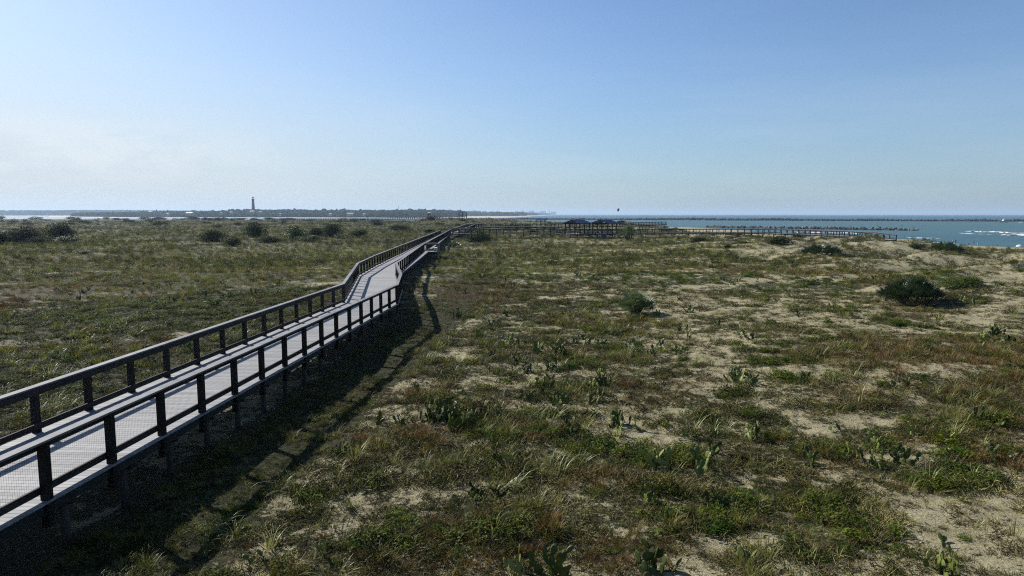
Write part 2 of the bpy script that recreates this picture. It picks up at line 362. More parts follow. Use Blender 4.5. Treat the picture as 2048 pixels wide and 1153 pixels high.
# ------------------------------------------------------------------ ground sheet
def ground():
    az = np.concatenate([np.linspace(-math.pi, -1.0, 40, endpoint=False), np.linspace(-1.0, .95, 620, endpoint=False), np.linspace(.95, math.pi, 42)])
    rr = np.concatenate([[.01], np.geomspace(2.5, 90, 430), np.geomspace(90.6, 1900, 320)[0:]])
    Ag, Rg = np.meshgrid(az, rr)
    x = np.sin(Ag)*Rg; y = np.cos(Ag)*Rg
    z = hgt(x, y)
    V = np.stack([x.ravel(), y.ravel(), z.ravel()], 1)
    na, nr = len(az), len(rr)
    i = np.arange(nr-1)[:, None]*na+np.arange(na-1)[None, :]
    Fq = np.stack([i.ravel(), (i+1).ravel(), (i+1+na).ravel(), (i+na).ravel()], 1)[:, ::-1]
    # drop what lies deep under the sea
    zq = V[Fq[:, 0], 2]; Fq = Fq[zq > SEA-2.2]
    me = np_mesh('ground', V, Fq, M['ground'], smooth=True)
    vg, rd, g, ye = masks(x, y)
    for nme, arr in (('veg', np.clip(.5+(vg-.5)*.66-.095+.10*(x < -9)+.35*((x+8.30-.0702*(y-11.42) > -.5) & (x+8.30-.0702*(y-11.42) < 2.8) & (y < 85)), 0, 1)), ('red', rd), ('green', np.clip(g+ye, 0, 1))):  # litter strip beside the walk painted darker where the sun still reaches
        a = me.attributes.new(nme, 'FLOAT', 'POINT'); a.data.foreach_set('value', arr.ravel().astype(np.float32))
    o = link('ground', me); tag(o, 'sandy dune ground with dry scrub litter', None, None, 'structure'); return o
ground()

# ------------------------------------------------------------------ scattered ground cover
def tuft(n, h, spread, width, lean, seed, droop=.6, segs=4):
    r = random.Random(seed); V = []; Fc = []
    for i in range(n):
        a = r.uniform(0, 6.283); d = spread*math.sqrt(r.random())*.5; bx, by = d*math.cos(a), d*math.sin(a)
        a2 = a+r.uniform(-.9, .9); L = h*r.uniform(.45, 1.1); ln = lean*r.uniform(.3, 1.2); w = width*r.uniform(.7, 1.3)
        px, py = -math.sin(a2), math.cos(a2); b0 = len(V); x, y, z = bx, by, -.02; el = math.pi/2-ln*.5
        for s in range(segs+1):
            ww = w*(1-s/segs)**.7*.5+.0004
            V += [(x-px*ww, y-py*ww, z), (x+px*ww, y+py*ww, z)]
            st = L/segs; x += math.cos(a2)*math.cos(el)*st; y += math.sin(a2)*math.cos(el)*st; z += math.sin(el)*st
            el -= droop*r.uniform(.6, 1.4)*1.6/segs*(s+1)/segs*2
            z = max(z, .01)
        for s in range(segs): Fc.append((b0+2*s, b0+2*s+1, b0+2*s+3, b0+2*s+2))
    return V, Fc
def leafy(n, rad, h, size, seed, flat=.5, aspect=.6):
    r = random.Random(seed); V = []; Fc = []
    lob = [(r.uniform(-.6,.6)*rad, r.uniform(-.6,.6)*rad, r.uniform(.3,.6)*rad, r.uniform(.5,1)) for _ in range(5)]
    for i in range(n):
        lx, ly, lr, lh = r.choice(lob); a = r.uniform(0, 6.283); q = math.sqrt(r.random()); x = lx+lr*q*math.cos(a); y = ly+lr*q*math.sin(a)
        z = h*lh*math.sqrt(max(0, 1-q*q))*r.uniform(.3, 1)+.01
        s = size*r.uniform(.6, 1.3)
        nrm = Vector((r.gauss(0, flat), r.gauss(0, flat), 1)).normalized(); u = nrm.orthogonal().normalized(); u.rotate(Matrix.Rotation(r.uniform(0, 6.283), 3, nrm)); w = nrm.cross(u)
        c = Vector((x, y, z)); b0 = len(V)
        V += [c-u*s*.5, c+w*s*aspect*.5, c+u*s*.5+nrm*s*.1, c-w*s*aspect*.5]
        Fc.append((b0, b0+1, b0+2, b0+3))
    return [tuple(p) for p in V], Fc
def twigs(n, rad, h, seed, w=.006):
    r = random.Random(seed); V = []; Fc = []
    for i in range(n):
        a = r.uniform(0, 6.283); d = rad*r.random(); p = Vector((d*math.cos(a), d*math.sin(a), r.uniform(0, .03)))
        q = p+Vector((r.uniform(-1,1), r.uniform(-1,1), r.uniform(0, .9)))*h; t = (q-p).normalized()
        u = t.orthogonal().normalized()*w; ww = t.cross(u); b0 = len(V)
        V += [p+u, p-u*.5+ww, p-u*.5-ww, q]
        Fc += [(b0, b0+1, b0+3, b0+3), (b0+1, b0+2, b0+3, b0+3), (b0+2, b0, b0+3, b0+3)]
    return [tuple(v) for v in V], [f[:3] for f in Fc]
def proto(name, VF, mt):
    me = bpy.data.meshes.new(name); me.from_pydata(VF[0], [], VF[1]); me.materials.append(mt)
    return me
def scatter(name, protos, X, Y, S, label, cat='ground cover', lift=0.0, zscale=None):
    """one uncountable mass of ground cover: points on the ground, each carrying one of the small plants"""
    Z = hgt(X, Y)+lift
    me = bpy.data.meshes.new(name+'_points'); me.vertices.add(len(X))
    me.vertices.foreach_set('co', np.stack([X, Y, Z], 1).astype(np.float32).ravel())
    n = len(X)
    a = me.attributes.new('sc', 'FLOAT_VECTOR', 'POINT')
    zs = S if zscale is None else zscale
    a.data.foreach_set('vector', np.stack([S, S, zs], 1).astype(np.float32).ravel())
    a = me.attributes.new('ro', 'FLOAT_VECTOR', 'POINT')
    a.data.foreach_set('vector', np.stack([RNG.normal(0,.12,n), RNG.normal(0,.12,n), RNG.uniform(0,6.283,n)], 1).astype(np.float32).ravel())
    a = me.attributes.new('ix', 'INT', 'POINT'); a.data.foreach_set('value', RNG.integers(0, len(protos), n).astype(np.int32))
    o = link(name, me); tag(o, label, cat, None, 'stuff')
    for p in protos:
        for mm in p.materials:
            if mm.name not in [q.name for q in me.materials]: me.materials.append(mm)
    g = bpy.data.node_groups.new(name+'_nodes', 'GeometryNodeTree')
    g.interface.new_socket('Geometry', in_out='INPUT', socket_type='NodeSocketGeometry'); g.interface.new_socket('Geometry', in_out='OUTPUT', socket_type='NodeSocketGeometry')
    gi = g.nodes.new('NodeGroupInput'); go = g.nodes.new('NodeGroupOutput')
    m2p = g.nodes.new('GeometryNodeMeshToPoints'); iop = g.nodes.new('GeometryNodeInstanceOnPoints'); g2i = g.nodes.new('GeometryNodeGeometryToInstance')
    for k, p in enumerate(reversed(protos)):
        po = bpy.data.objects.new(name+'_sprig', p)
        oi = g.nodes.new('GeometryNodeObjectInfo'); oi.inputs['Object'].default_value = po; oi.inputs['As Instance'].default_value = True
        g.links.new(oi.outputs['Geometry'], g2i.inputs[0])
    def na(nm, ty):
        q = g.nodes.new('GeometryNodeInputNamedAttribute'); q.data_type = ty; q.inputs['Name'].default_value = nm
        return q.outputs['Attribute']
    e2r = g.nodes.new('FunctionNodeEulerToRotation')
    g.links.new(na('ro', 'FLOAT_VECTOR'), e2r.inputs[0])
    g.links.new(gi.outputs[0], m2p.inputs[0]); g.links.new(m2p.outputs[0], iop.inputs['Points']); g.links.new(g2i.outputs[0], iop.inputs['Instance'])
    iop.inputs['Pick Instance'].default_value = True
    g.links.new(na('ix', 'INT'), iop.inputs['Instance Index']); g.links.new(e2r.outputs[0], iop.inputs['Rotation']); g.links.new(na('sc', 'FLOAT_VECTOR'), iop.inputs['Scale'])
    g.links.new(iop.outputs[0], go.inputs[0])
    md = o.modifiers.new('cover', 'NODES'); md.node_group = g
    return o
def pts(n, r0, r1, p=1.0, azr=(-.86, .80)):
    """points in the wedge the place shows; p=2 even over the area, p=0 log"""
    u = RNG.random(n)
    if p == 0: r = r0*(r1/r0)**u
    else: r = (r0**p+(r1**p-r0**p)*u)**(1/p)
    a = RNG.uniform(*azr, n)
    return np.sin(a)*r, np.cos(a)*r, r
# the walks: nothing grows up through the decks
WALKS = []
def clear(X, Y):
    k = np.ones(X.shape, bool)
    for (ax, ay, bx, by, w) in WALKS:
        dx, dy = bx-ax, by-ay; t = np.clip(((X-ax)*dx+(Y-ay)*dy)/(dx*dx+dy*dy), 0, 1)
        k &= np.hypot(X-ax-t*dx, Y-ay-t*dy) > w
    return k
WALKS += [(-10.2,-2,-8.05,39,1.2),(-8.05,39,-10,52,1.5),(-10,52,-15,183,1.2)]
def rx0(y): return -8.30+.0702*(y-11.42)
def grow():
    P = {}
    P['grass'] = [proto('grass_sprig', tuft(34, .42, .22, .008, 1.0, s, .75), M['grass']) for s in (1,2,3)]
    P['tall'] = [proto('tall_grass_sprig', tuft(20, .80, .20, .014, 1.3, s, 1.0, 6), M['palegrass']) for s in (5,6,7)]
    P['grass_s'] = [proto('short_grass_sprig', tuft(40, .17, .30, .007, 1.3, s, .5, 3), M['grass']) for s in (11,12)]
    P['dry'] = [proto('dry_grass_sprig', tuft(46, .24, .34, .006, 1.4, s, .6, 3), M['drygrass']) for s in (21,22,23)]
    P['red'] = [proto('rusty_grass_sprig', tuft(46, .34, .34, .007, .8, s, .4, 3), M['redgrass']) for s in (31,32)]
    P['yell'] = [proto('yellow_grass_sprig', tuft(46, .34, .34, .009, .8, s, .4, 3), M['yellgrass']) for s in (35,36)]
    P['creep'] = [proto('creeper_sprig', leafy(190, .34, .20, .054, s), M['creeper']) for s in (41,42,43)]
    P['scrub'] = [proto('scrub_sprig', leafy(210, .27, .30, .036, s, .9), M['scrub']) for s in (51,52,53)]
    P['twig'] = [proto('twig_sprig', twigs(46, .34, .15, s, .007), M['twig']) for s in (61,62)]
    # ---- near: 5 to 60 m
    def put(key, nm, n, r0, r1, p, keep, smin, smax, label, dscale=0.0, lift=0., flat=1.0):
        X, Y, r = pts(n, r0, r1, p); mk = masks(X, Y); mk = (np.clip(mk[0]*.80+.06, 0, 1)*(coast_d(X, Y) > 52), *mk[1:]); pr = keep(mk, X, Y, r)
        k = (RNG.random(n) < pr) & clear(X, Y) & (coast_d(X, Y) > 16)
        X, Y, r = X[k], Y[k], r[k]
        S = RNG.uniform(smin, smax, len(X))*(1+dscale*np.clip(r-40, 0, 400))*(.62+.60*np.where(r < 95, big(X, Y), .5))
        edge = X-rx0(Y); S = S*np.where((edge > -3) & (edge < 3.2) & (Y < 60), .55, 1)
        Zs = np.minimum(S, smax*1.25+.0*S)*flat
        scatter(nm, P[key], X, Y, S, label, lift=lift, zscale=Zs)
    big = lambda X, Y: np.clip((fbm(X/.85, Y/.85, 197, 3)-.48)*9, .05, 1)
    clump = lambda X, Y, s, sc, lo, g=4: np.clip((fbm(X/sc, Y/sc, s, 3)-lo)*g, 0, 1)
    put('grass', 'dune_grass', 26000, 5, 75, 1.0, lambda m, X, Y, r: m[0]**1.2*clump(X, Y, 101, 2.2, .47)*big(X, Y), .45, 1.3, 'arching tufts of grey green dune grass in the scrub')
    put('tall', 'tall_pale_grass', 9000, 5, 42, 1.0, lambda m, X, Y, r: m[0]**.8*clump(X, Y, 103, 1.8, .52)*.8, .45, 1.1, 'tall pale arching grass in the foreground')
    put('grass_s', 'short_grass', 62000, 5, 95, 1.0, lambda m, X, Y, r: m[0]*(.25+clump(X, Y, 111, 3, .4))*(.08+.60*big(X, Y)), .5, 1.5, 'short grey green grass over the sand')
    put('dry', 'dry_grass', 46000, 5, 95, 1.0, lambda m, X, Y, r: m[0]*(.2+clump(X, Y, 121, 2.5, .42))*(.08+.60*big(X, Y)), .5, 1.4, 'dry straw coloured grass between the green plants')
    put('red', 'rusty_grass', 42000, 5, 130, 1.0, lambda m, X, Y, r: m[1]*.8, .5, 1.2, 'rusty red brown grass in patches', .006)
    put('creep', 'creeping_plants', 74000, 5, 110, 1.0, lambda m, X, Y, r: np.clip(m[2]*1.1+m[0]*.7*clump(X, Y, 131, 1.6, .48), 0, 1)*(.05+.75*big(X, Y)), .4, 1.25, 'low green creeping plants with small leaves', .005)
    put('scrub', 'low_scrub', 95000, 5, 110, 1.0, lambda m, X, Y, r: m[0]**1.2*(.30+clump(X, Y, 141, 1.8, .5))*np.clip((fbm(X/.6, Y/.6, 299, 2)-.56)*12, 0, 1), .55, 1.35, 'low dark olive scrub over the dunes', .004)
    put('twig', 'dead_twigs', 80000, 5, 60, 1.0, lambda m, X, Y, r: .10+.55*m[0], .5, 1.4, 'dead grey twigs and litter on the sand')
    put('yell', 'yellow_grass', 42000, 20, 260, 1.0, lambda m, X, Y, r: m[3]*.9, .6, 1.4, 'yellow green grass in low patches', .006)
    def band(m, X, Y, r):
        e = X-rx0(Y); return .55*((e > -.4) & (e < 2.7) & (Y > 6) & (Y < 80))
    put('scrub', 'shade_scrub_band', 70000, 7, 82, 1.0, band, .5, 1.0, 'dense dark scrub added to darken the right foot of the boardwalk')  # added scrub, darkens the lit strip between deck shadow and rail shadow
    # ---- far: 75 m to the shore, bigger tussocks as one sees them at that distance
    put('scrub', 'far_low_scrub', 60000, 80, 800, .6, lambda m, X, Y, r: m[0]*(.25+clump(X, Y, 151, 9, .42)), .9, 2.2, 'dark scrub over the far flats', .004, 0, 1.3)
    put('grass_s', 'far_grass', 60000, 70, 700, .6, lambda m, X, Y, r: m[0]*(.35+clump(X, Y, 161, 14, .38)), 1.2, 2.6, 'olive grass over the far flats', .004, 0, 1.1)
    put('dry', 'far_dry_grass', 60000, 70, 800, .6, lambda m, X, Y, r: m[0]*(.25+clump(X, Y, 171, 18, .4)), 1.0, 2.4, 'brown dry grass over the far flats', .004, 0, 1.0)
grow()

# ------------------------------------------------------------------ boardwalks
def along(pl, step):
    """evenly spaced points on a polyline, corners always kept"""
    out = []
    for a, b in zip(pl[:-1], pl[1:]):
        a = Vector(a); b = Vector(b); n = max(1, round((b-a).length/step))
        out += [a.lerp(b, i/n) for i in range(n)]
    return out+[Vector(pl[-1])]
def side(a, b):
    d = b-a; return Vector((d.y, -d.x, 0)).normalized()
def miters(P):
    m = []
    for i in range(len(P)):
        if i == 0: v = side(P[0], P[1])
        elif i == len(P)-1: v = side(P[-2], P[-1])
        else:
            s1 = side(P[i-1], P[i]); s2 = side(P[i], P[i+1]); v = s1+s2
            v = v/max(v.length_squared/2, .3)
        m.append(v)
    return m
def rail(root, pl, inner, detail=1, step=1.83, mats=('rail','rail_side','cap'), posts_as_parts=100, capw=.19, ps=.14):
    """posts, side boards, top cap and wire of one side; pl gives deck-top points; inner = +1/-1: which side the boards sit"""
    P = along(pl, step); mt = miters(P); up = Vector((0,0,1)); H = 1.10
    # cap and boards follow the polyline itself
    cap = MB(); sb = MB(); bb = MB()
    for i in range(len(P)-1):
        e = up*H
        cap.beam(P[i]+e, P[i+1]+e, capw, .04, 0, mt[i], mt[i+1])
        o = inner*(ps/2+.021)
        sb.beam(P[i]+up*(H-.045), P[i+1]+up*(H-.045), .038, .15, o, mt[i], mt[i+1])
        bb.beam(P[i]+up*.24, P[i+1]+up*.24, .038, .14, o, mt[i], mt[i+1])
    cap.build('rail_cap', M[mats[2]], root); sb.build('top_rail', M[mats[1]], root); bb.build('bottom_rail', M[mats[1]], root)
    rest = MB(); cnt = 0; pm = None
    order = sorted(range(len(P)), key=lambda i: P[i].length)
    lim = set(order[:posts_as_parts])
    for i, p in enumerate(P):
        d = mt[i]; rz = math.atan2(d.y, d.x); zt = H-.042; zb = -.5
        if i in lim:
            if pm is None:
                q = MB(); q.box((0,0,(zt+zb)/2), (ps, ps, zt-zb)); pm = q.mesh('post', M[mats[0]])
            o = link('post', pm, root, p); o.rotation_euler = (0,0,rz); cnt += 1
        else: rest.box((p.x, p.y, p.z+(zt+zb)/2), (ps, ps, zt-zb), rz)
    if rest.v: tag(rest.build('post', M[mats[0]], root), kind='stuff')
    return P, cnt
def wire_panels(root, P, inner, maxd, ps=.14):
    for i in range(len(P)-1):
        a, b = P[i], P[i+1]
        if min(a.length, b.length) > maxd: break
        sd = side(a, b); o = sd*inner*(ps/2+.045); t = (b-a); L = t.length; q = MB(); w = .0028
        t = t/L; up = Vector((0,0,1))
        def bar(p, r, thick):
            d = (r-p).normalized(); u = d.orthogonal().normalized()*thick/2; v = d.cross(u)
            q.add([p+u, p+v, p-u-v, r+u, r+v, r-u-v], [(0,1,4,3),(1,2,5,4),(2,0,3,5)])
        n = int(L/.0508)
        for k in range(1, n): bar(a+t*(L*k/n)+o+up*.13, a+t*(L*k/n)+o+up*1.03, w)
        for k in range(9): bar(a+o+up*(.14+k*.1016), b+o+up*(.14+k*.1016), w)
        q.build('wire_mesh_panel', M['wire'], root)
def deck(root, Ls, Rs, wboard=.142, ext=.10, th=.038, mt='deck', tones=True):
    q = MB(); r = random.Random(3)
    for (l0, l1, r0, r1) in zip(Ls[:-1], Ls[1:], Rs[:-1], Rs[1:]):
        l0, l1, r0, r1 = map(Vector, (l0, l1, r0, r1)); n = max(1, round(((l1-l0).length+(r1-r0).length)/2/wboard))
        g = .035
        for k in range(n):
            a, b2 = (k+g)/n, (k+1-g)/n; tone = r.random()
            A, B, C, D = l0.lerp(l1, a), r0.lerp(r1, a), r0.lerp(r1, b2), l0.lerp(l1, b2)
            for (p, s_) in ((A, B), (D, C)):
                pass
            ux = (B-A).normalized()*ext; uy = (C-D).normalized()*ext
            top = [A-ux, B+ux, C+uy, D-uy]; dz = Vector((0,0,th))
            q.add([v-dz for v in top]+top, [(3,2,1,0),(4,5,6,7),(0,1,5,4),(1,2,6,5),(2,3,7,6),(3,0,4,7)], tone)
    return q.build('deck', M[mt], root)
def under(root, Ls, Rs, mats=('rim','pile'), pile_step=1.83, gz=None):
    """rim boards, joists and piles down into the sand"""
    q = MB(); j = MB()
    for pl, sgn in ((Ls, 1), (Rs, -1)):
        P = [Vector(p) for p in pl]; mt = miters(P)
        for i in range(len(P)-1):
            dz = Vector((0,0,-.04))
            q.beam(P[i]+dz, P[i+1]+dz, .038, .235, sgn*.02-sgn*.0+(.0), mt[i], mt[i+1])
            for fr in (.33,):
                pass
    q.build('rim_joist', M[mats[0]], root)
    n = 0; pz = MB(); pieces = []
    LP = []; RP = []
    for (l0, l1, r0, r1) in zip(Ls[:-1], Ls[1:], Rs[:-1], Rs[1:]):
        l0, l1, r0, r1 = map(Vector, (l0, l1, r0, r1)); k = max(1, round((l1-l0).length/pile_step))
        for i in range(k):
            a = l0.lerp(l1, (i+.5)/k); b = r0.lerp(r1, (i+.5)/k)
            a2 = a.lerp(b, .13); b2 = a.lerp(b, .87)
            bp, bq = a2.lerp(b2, -.1)+Vector((0,0,-.28)), a2.lerp(b2, 1.1)+Vector((0,0,-.28))
            if n < 40: jj = MB(); jj.beam(bp, bq, .09, .19); jj.build('cross_beam', M[mats[0]], root); n += 1
            else: j.beam(bp, bq, .09, .19)
            for p in (a2, b2): pieces.append(p)
    if j.v: tag(j.build('cross_beam', M[mats[0]], root), kind='stuff')
    pieces.sort(key=lambda p: p.length)
    pm = None; rest = MB()
    for i, p in enumerate(pieces):
        g = h1(p.x, p.y); top = p.z-.275; bot = g-.3
        if bot > top-.05: continue
        if i < 90:
            if pm is None:
                t = MB(); t.lathe((0,0,-1), [(.085,0),(.08,1)], 8); pm = t.mesh('pile', M[mats[1]], True)
            o = link('pile', pm, root, (p.x, p.y, top)); o.scale = (1,1,top-bot)
        else: rest.box((p.x, p.y, (top+bot)/2), (.16,.16,top-bot))
    if rest.v: tag(rest.build('pile', M[mats[1]], root), kind='stuff')

ZD = 1.13
def lx(y): return -11.12+.0589*(y-15.24)
def rx(y): return -8.30+.0702*(y-11.42)
w = empty('boardwalk', (-10, 40, 0), 'long raised timber boardwalk with pale deck and wire mesh railings, running from foreground to junction', 'boardwalk')
def loc(L): return [(x+10, y-40, z) for x, y, z in L]
mainL = [(lx(1),1,ZD),(-9.72,39.07,ZD),(-12.65,55.9,ZD),(-13.3,66,ZD+.02),(-18.2,175,ZD)]
mainR = [(rx(1),1,ZD),(-6.55,38.6,ZD),(-9.5,55.9,ZD),(-10.0,66,ZD+.02),(-16.3,182,ZD)]
railR = [(rx(1),1,ZD),(-6.55,38.6,ZD),(-7.45,45.6,ZD),(-9.5,55.9,ZD),(-12.0,93,ZD)]
railR2 = [(-12.15,96.5,ZD),(-16.3,182,ZD)]
w.location = (0,0,0)
PL, n1 = rail(w, mainL, 1, posts_as_parts=50)
PR, n2 = rail(w, railR, -1, posts_as_parts=48)
P3, n3 = rail(w, railR2, -1, posts_as_parts=2)
wire_panels(w, [p for p in PL if p.y > 7], 1, 47); wire_panels(w, [p for p in PR if p.y > 7], -1, 47)
dL = mainL; dR = [(rx(1),1,ZD),(-6.55,38.6,ZD),(-9.5,55.9,ZD),(-10.0,66,ZD+.02),(-16.3,182,ZD)]
# the wide corner between the two straights: boards run out to the bulge of the right rail
DL = [mainL[0], mainL[1], (-10.87,45.6,ZD), mainL[2], mainL[3], mainL[4]]
DR = [mainR[0], mainR[1], (-7.45,45.6,ZD), mainR[2], mainR[3], mainR[4]]
deck(w, DL, DR); under(w, DL, DR)
# small bench landing on the right of the walk
b_ = empty('bench_landing', (0,0,0), 'small square timber landing with pale rails on the right side of the long boardwalk', 'landing')
y0, y1 = 93.2, 96.3
Lb = [(-11.85,y0,ZD),(-12.0,y1,ZD)]; Rb = [(-10.1,y0,ZD),(-10.25,y1,ZD)]
deck(b_, Lb, Rb); under(b_, Lb, Rb, pile_step=3)
rail(b_, [(-12.0,y0,ZD),(-10.1,y0,ZD),(-10.25,y1,ZD),(-12.1,y1,ZD)], -1, step=1.8, mats=('sunlit_wood','sunlit_wood','sunlit_wood'), ps=.15)
q = MB(); q.box((-10.6,(y0+y1)/2,ZD+.45), (.4,2.2,.05)); [q.box((-10.6,y,ZD+.22), (.3,.08,.42)) for y in (y0+.7, y1-.7)]
o = q.build('bench', M['white_paint']); tag(o, 'pale bench standing on the small landing beside the long boardwalk', 'bench')

def simple_walk(name, label, near, far, mats=('rail','rail_side','cap'), step=1.83, nparts=45, decks=None, psz=.15):
    w = empty(name, (0,0,0), label, 'boardwalk')
    rail(w, near, -1, step=step, posts_as_parts=nparts, mats=mats, ps=psz); rail(w, far, 1, step=step, posts_as_parts=nparts, mats=mats, ps=psz)
    deck(w, far, near, wboard=.3); under(w, far, near, pile_step=3.6)
    return w
def crosspts(back):
    k = 2.6 if back else 0
    L = [(-15.9,182.4+k,ZD),(-6,184.5+k,ZD),(12.3,185+k,ZD),(31,185.5+k,ZD),(50,186+k,ZD),(67+k*.2,186+k,ZD),(74+k*.7,176+k*.5,ZD),(78+k*.9,163+k*.2,ZD),(79+k,153,ZD-.05),(80+k,147,.7)]
    return L
simple_walk('boardwalk', 'low timber boardwalk from the junction past the blue roofed shelters to the beach', crosspts(False), crosspts(True))
upn = [(-14.4,186.5,ZD),(-13.6,205,ZD),(-12.6,232,1.76),(-9.5,243,1.76),(14,246,1.76),(48,275,1.76),(70,310,1.76)]
upf = [(-17.4,184.5,ZD),(-16.6,205,ZD),(-15.8,236,1.76),(-11,246.5,1.76),(13,249,1.76),(46.5,278,1.76),(68,312,1.76)]
simple_walk('boardwalk', 'raised boardwalk that climbs at the junction and bends right behind the blue roofed shelters', upn, upf)
fn = []; ff = []
for px, py, D in [(540,437,690),(650,437,640),(760,436.4,590),(830,435.2,530),(880,433.8,480),(926,433.2,428)]:
    x, y = at_depth(px, D); zc = z_at(py, D)-1.1; fn.append((x,y,zc)); ff.append((x+.8,y+2.6,zc))
simple_walk('boardwalk', 'far boardwalk stretching left from the small flat roofed shelter on the distant dune', fn, ff, step=3.6, nparts=30, psz=.26)
# ramp in front of the shelters, its timber coloured as if sunlit
r_ = empty('ramp', (0,0,0), 'pale timber ramp with close posts leading up to the blue roofed shelters', 'ramp')
ra = [(11.6,181,ZD),(14,180,.95),(17,178.5,.62)]; rb = [(11.9,183,ZD),(14.2,182,.95),(17.3,180.5,.62)]
for pl, s_ in ((ra,-1),(rb,1)):
    rail(r_, pl, s_, step=.75, mats=('sunlit_wood','sunlit_wood','sunlit_wood'), ps=.11, posts_as_parts=12)
deck(r_, rb, ra, wboard=.3, mt='sunlit_wood')

# ------------------------------------------------------------------ shelters
def gable_roof(root, w, l, ze, zr, mt, th=.12):
    """standing-seam gable roof, ridge along local y"""
    q = MB()
    for s in (-1, 1):
        q.add([(s*w/2,-l/2,ze),(s*w/2,l/2,ze),(0,l/2,zr),(0,-l/2,zr),(s*w/2,-l/2,ze-th),(s*w/2,l/2,ze-th),(0,l/2,zr-th),(0,-l/2,zr-th)],
              [(0,1,2,3),(7,6,5,4),(0,4,5,1),(0,3,7,4),(1,5,6,2)])
        n = int(l/.45)
        for i in range(n+1):
            y = -l/2+l*i/n
            q.add([(s*w/2,y-.02,ze+.003),(s*w/2,y+.02,ze+.003),(0,y+.02,zr+.003),(0,y-.02,zr+.003),(s*w/2,y-.02,ze+.05),(s*w/2,y+.02,ze+.05),(0,y+.02,zr+.05),(0,y-.02,zr+.05)],
                  [(4,5,6,7),(0,3,7,4),(1,5,6,2),(0,4,5,1)])
    return q.build('roof', M[mt], root)
def shelter(x, y, zd, w, l, rz, ze, zr, label, roof='blue_roof', hip=False):
    r = empty('picnic_shelter', (x, y, zd), label, 'shelter', None, rz)
    gable_roof(r, w, l, ze, zr, roof)
    f = MB()
    for s in (-1, 1):
        f.beam((s*(w/2-.55),-l/2+.2,ze+.02), (s*(w/2-.55),l/2-.2,ze+.02), .14, .26)
    for y_ in (-l/2+.5, 0, l/2-.5): f.beam((-w/2+.5,y_,ze-.0), (w/2-.5,y_,ze-.0), .1, .22)
    for y_ in (-l/2+.5, l/2-.5): f.tube([(0,y_,ze-.1),(0,y_,zr-.13)], .07, 4)
    f.build('roof_frame', M['rail'], r)
    pm = None
    for sx in (-1, 1):
        for sy in (-1, 0, 1):
            if pm is None:
                p = MB(); p.box((0,0,(ze-.25)/2), (.2,.2,ze-.25)); pm = p.mesh('post', M['rail'])
            link('post', pm, r, (sx*(w/2-.55), sy*(l/2-.5), 0))
    return r
shelter(17.1,179.5,ZD,5.6,5.6,math.radians(-38),2.75,3.62,'left one of the two adjoining picnic shelters with blue gable roof')
shelter(24.3,179.5,ZD,5.6,5.6,math.radians(-38),2.75,3.62,'right one of the two adjoining picnic shelters with blue gable roof')
x3, y3 = at_depth(1082, 318)
g3 = h1(x3, y3)
shelter(x3, y3, g3+.3, 5.2, 4.6, math.radians(80), 3.2-g3*.6, 4.0-g3*.6, 'small distant blue roofed shelter half hidden behind shrubs')
# platform of the two shelters
pf = empty('platform', (0,0,0), 'square timber platform carrying the two blue roofed picnic shelters', 'platform')
pn = [(17.6,176,ZD),(31,176.4,ZD)]; pb = [(12.3,183.9,ZD),(31,184.3,ZD)]
deck(pf, [(14,183.9,ZD),(31,184.3,ZD)], [(17.6,176,ZD),(31,176.4,ZD)], wboard=.3); under(pf, [(14,183.9,ZD),(31,184.3,ZD)], pn, pile_step=2.4)
rail(pf, [(17.6,176,ZD),(31,176.4,ZD),(31.2,184,ZD)], 1, step=1.8, posts_as_parts=30, ps=.15)
def picnic(x, y, z, rz, label):
    t = empty('picnic_table', (x,y,z), label, 'picnic table', 'picnic tables under the blue shelters', rz)
    q = MB(); [q.box((0,-.3+.15*k,.74), (1.9,.135,.04)) for k in range(5)]; q.build('table_top', M['sunlit_wood'], t)
    for s in (-1, 1):
        q = MB(); q.box((0,s*.72,.44), (1.9,.27,.04)); q.build('seat', M['sunlit_wood'], t)
        q = MB(); q.beam((s*.65,-.75,.42),(s*.65,.75,.42),.04,.09); q.tube([(s*.65,-.3,.72),(s*.65,-.62,0)],.045,4); q.tube([(s*.65,.3,.72),(s*.65,.62,0)],.045,4); q.build('leg_frame', M['rail'], t)
for k, (x, y, lb) in enumerate([(17.2,178.6,'picnic table near the left end of the platform under the left blue roof'),(20.6,180.4,'picnic table standing in the gap between the two blue roofs'),(25.6,179.2,'picnic table under the right blue roof'),(22.6,177.6,'picnic table right at the front rail beside the blue bin')]):
    picnic(x, y, ZD, .2*k, lb)
t = empty('waste_bin', (23.4,175.2,h1(23.4,175.2)), 'large blue waste bin standing in front of the right blue roofed shelter', 'bin')
q = MB(); q.add([(-.5,-.4,.12),(.5,-.4,.12),(.5,.4,.12),(-.5,.4,.12),(-.62,-.52,1.35),(.62,-.52,1.35),(.62,.52,1.35),(-.62,.52,1.35)], [(3,2,1,0),(4,5,6,7),(0,1,5,4),(1,2,6,5),(2,3,7,6),(3,0,4,7)])
q.box((0,-.53,1.28),(1.3,.05,.1)); q.build('body', M['blue_plastic'], t)
q = MB(); q.box((0,0,1.43),(1.34,1.14,.09)); q.box((0,-.05,1.5),(1.1,.9,.06)); q.build('lid', M['blue_plastic'], t)
for s in (-1, 1):
    q = MB(); q.tube([(s*.48,.3,.12),(s*.58,.3,.12)], .12, 12); q.build('wheel', M['black_iron'], t)
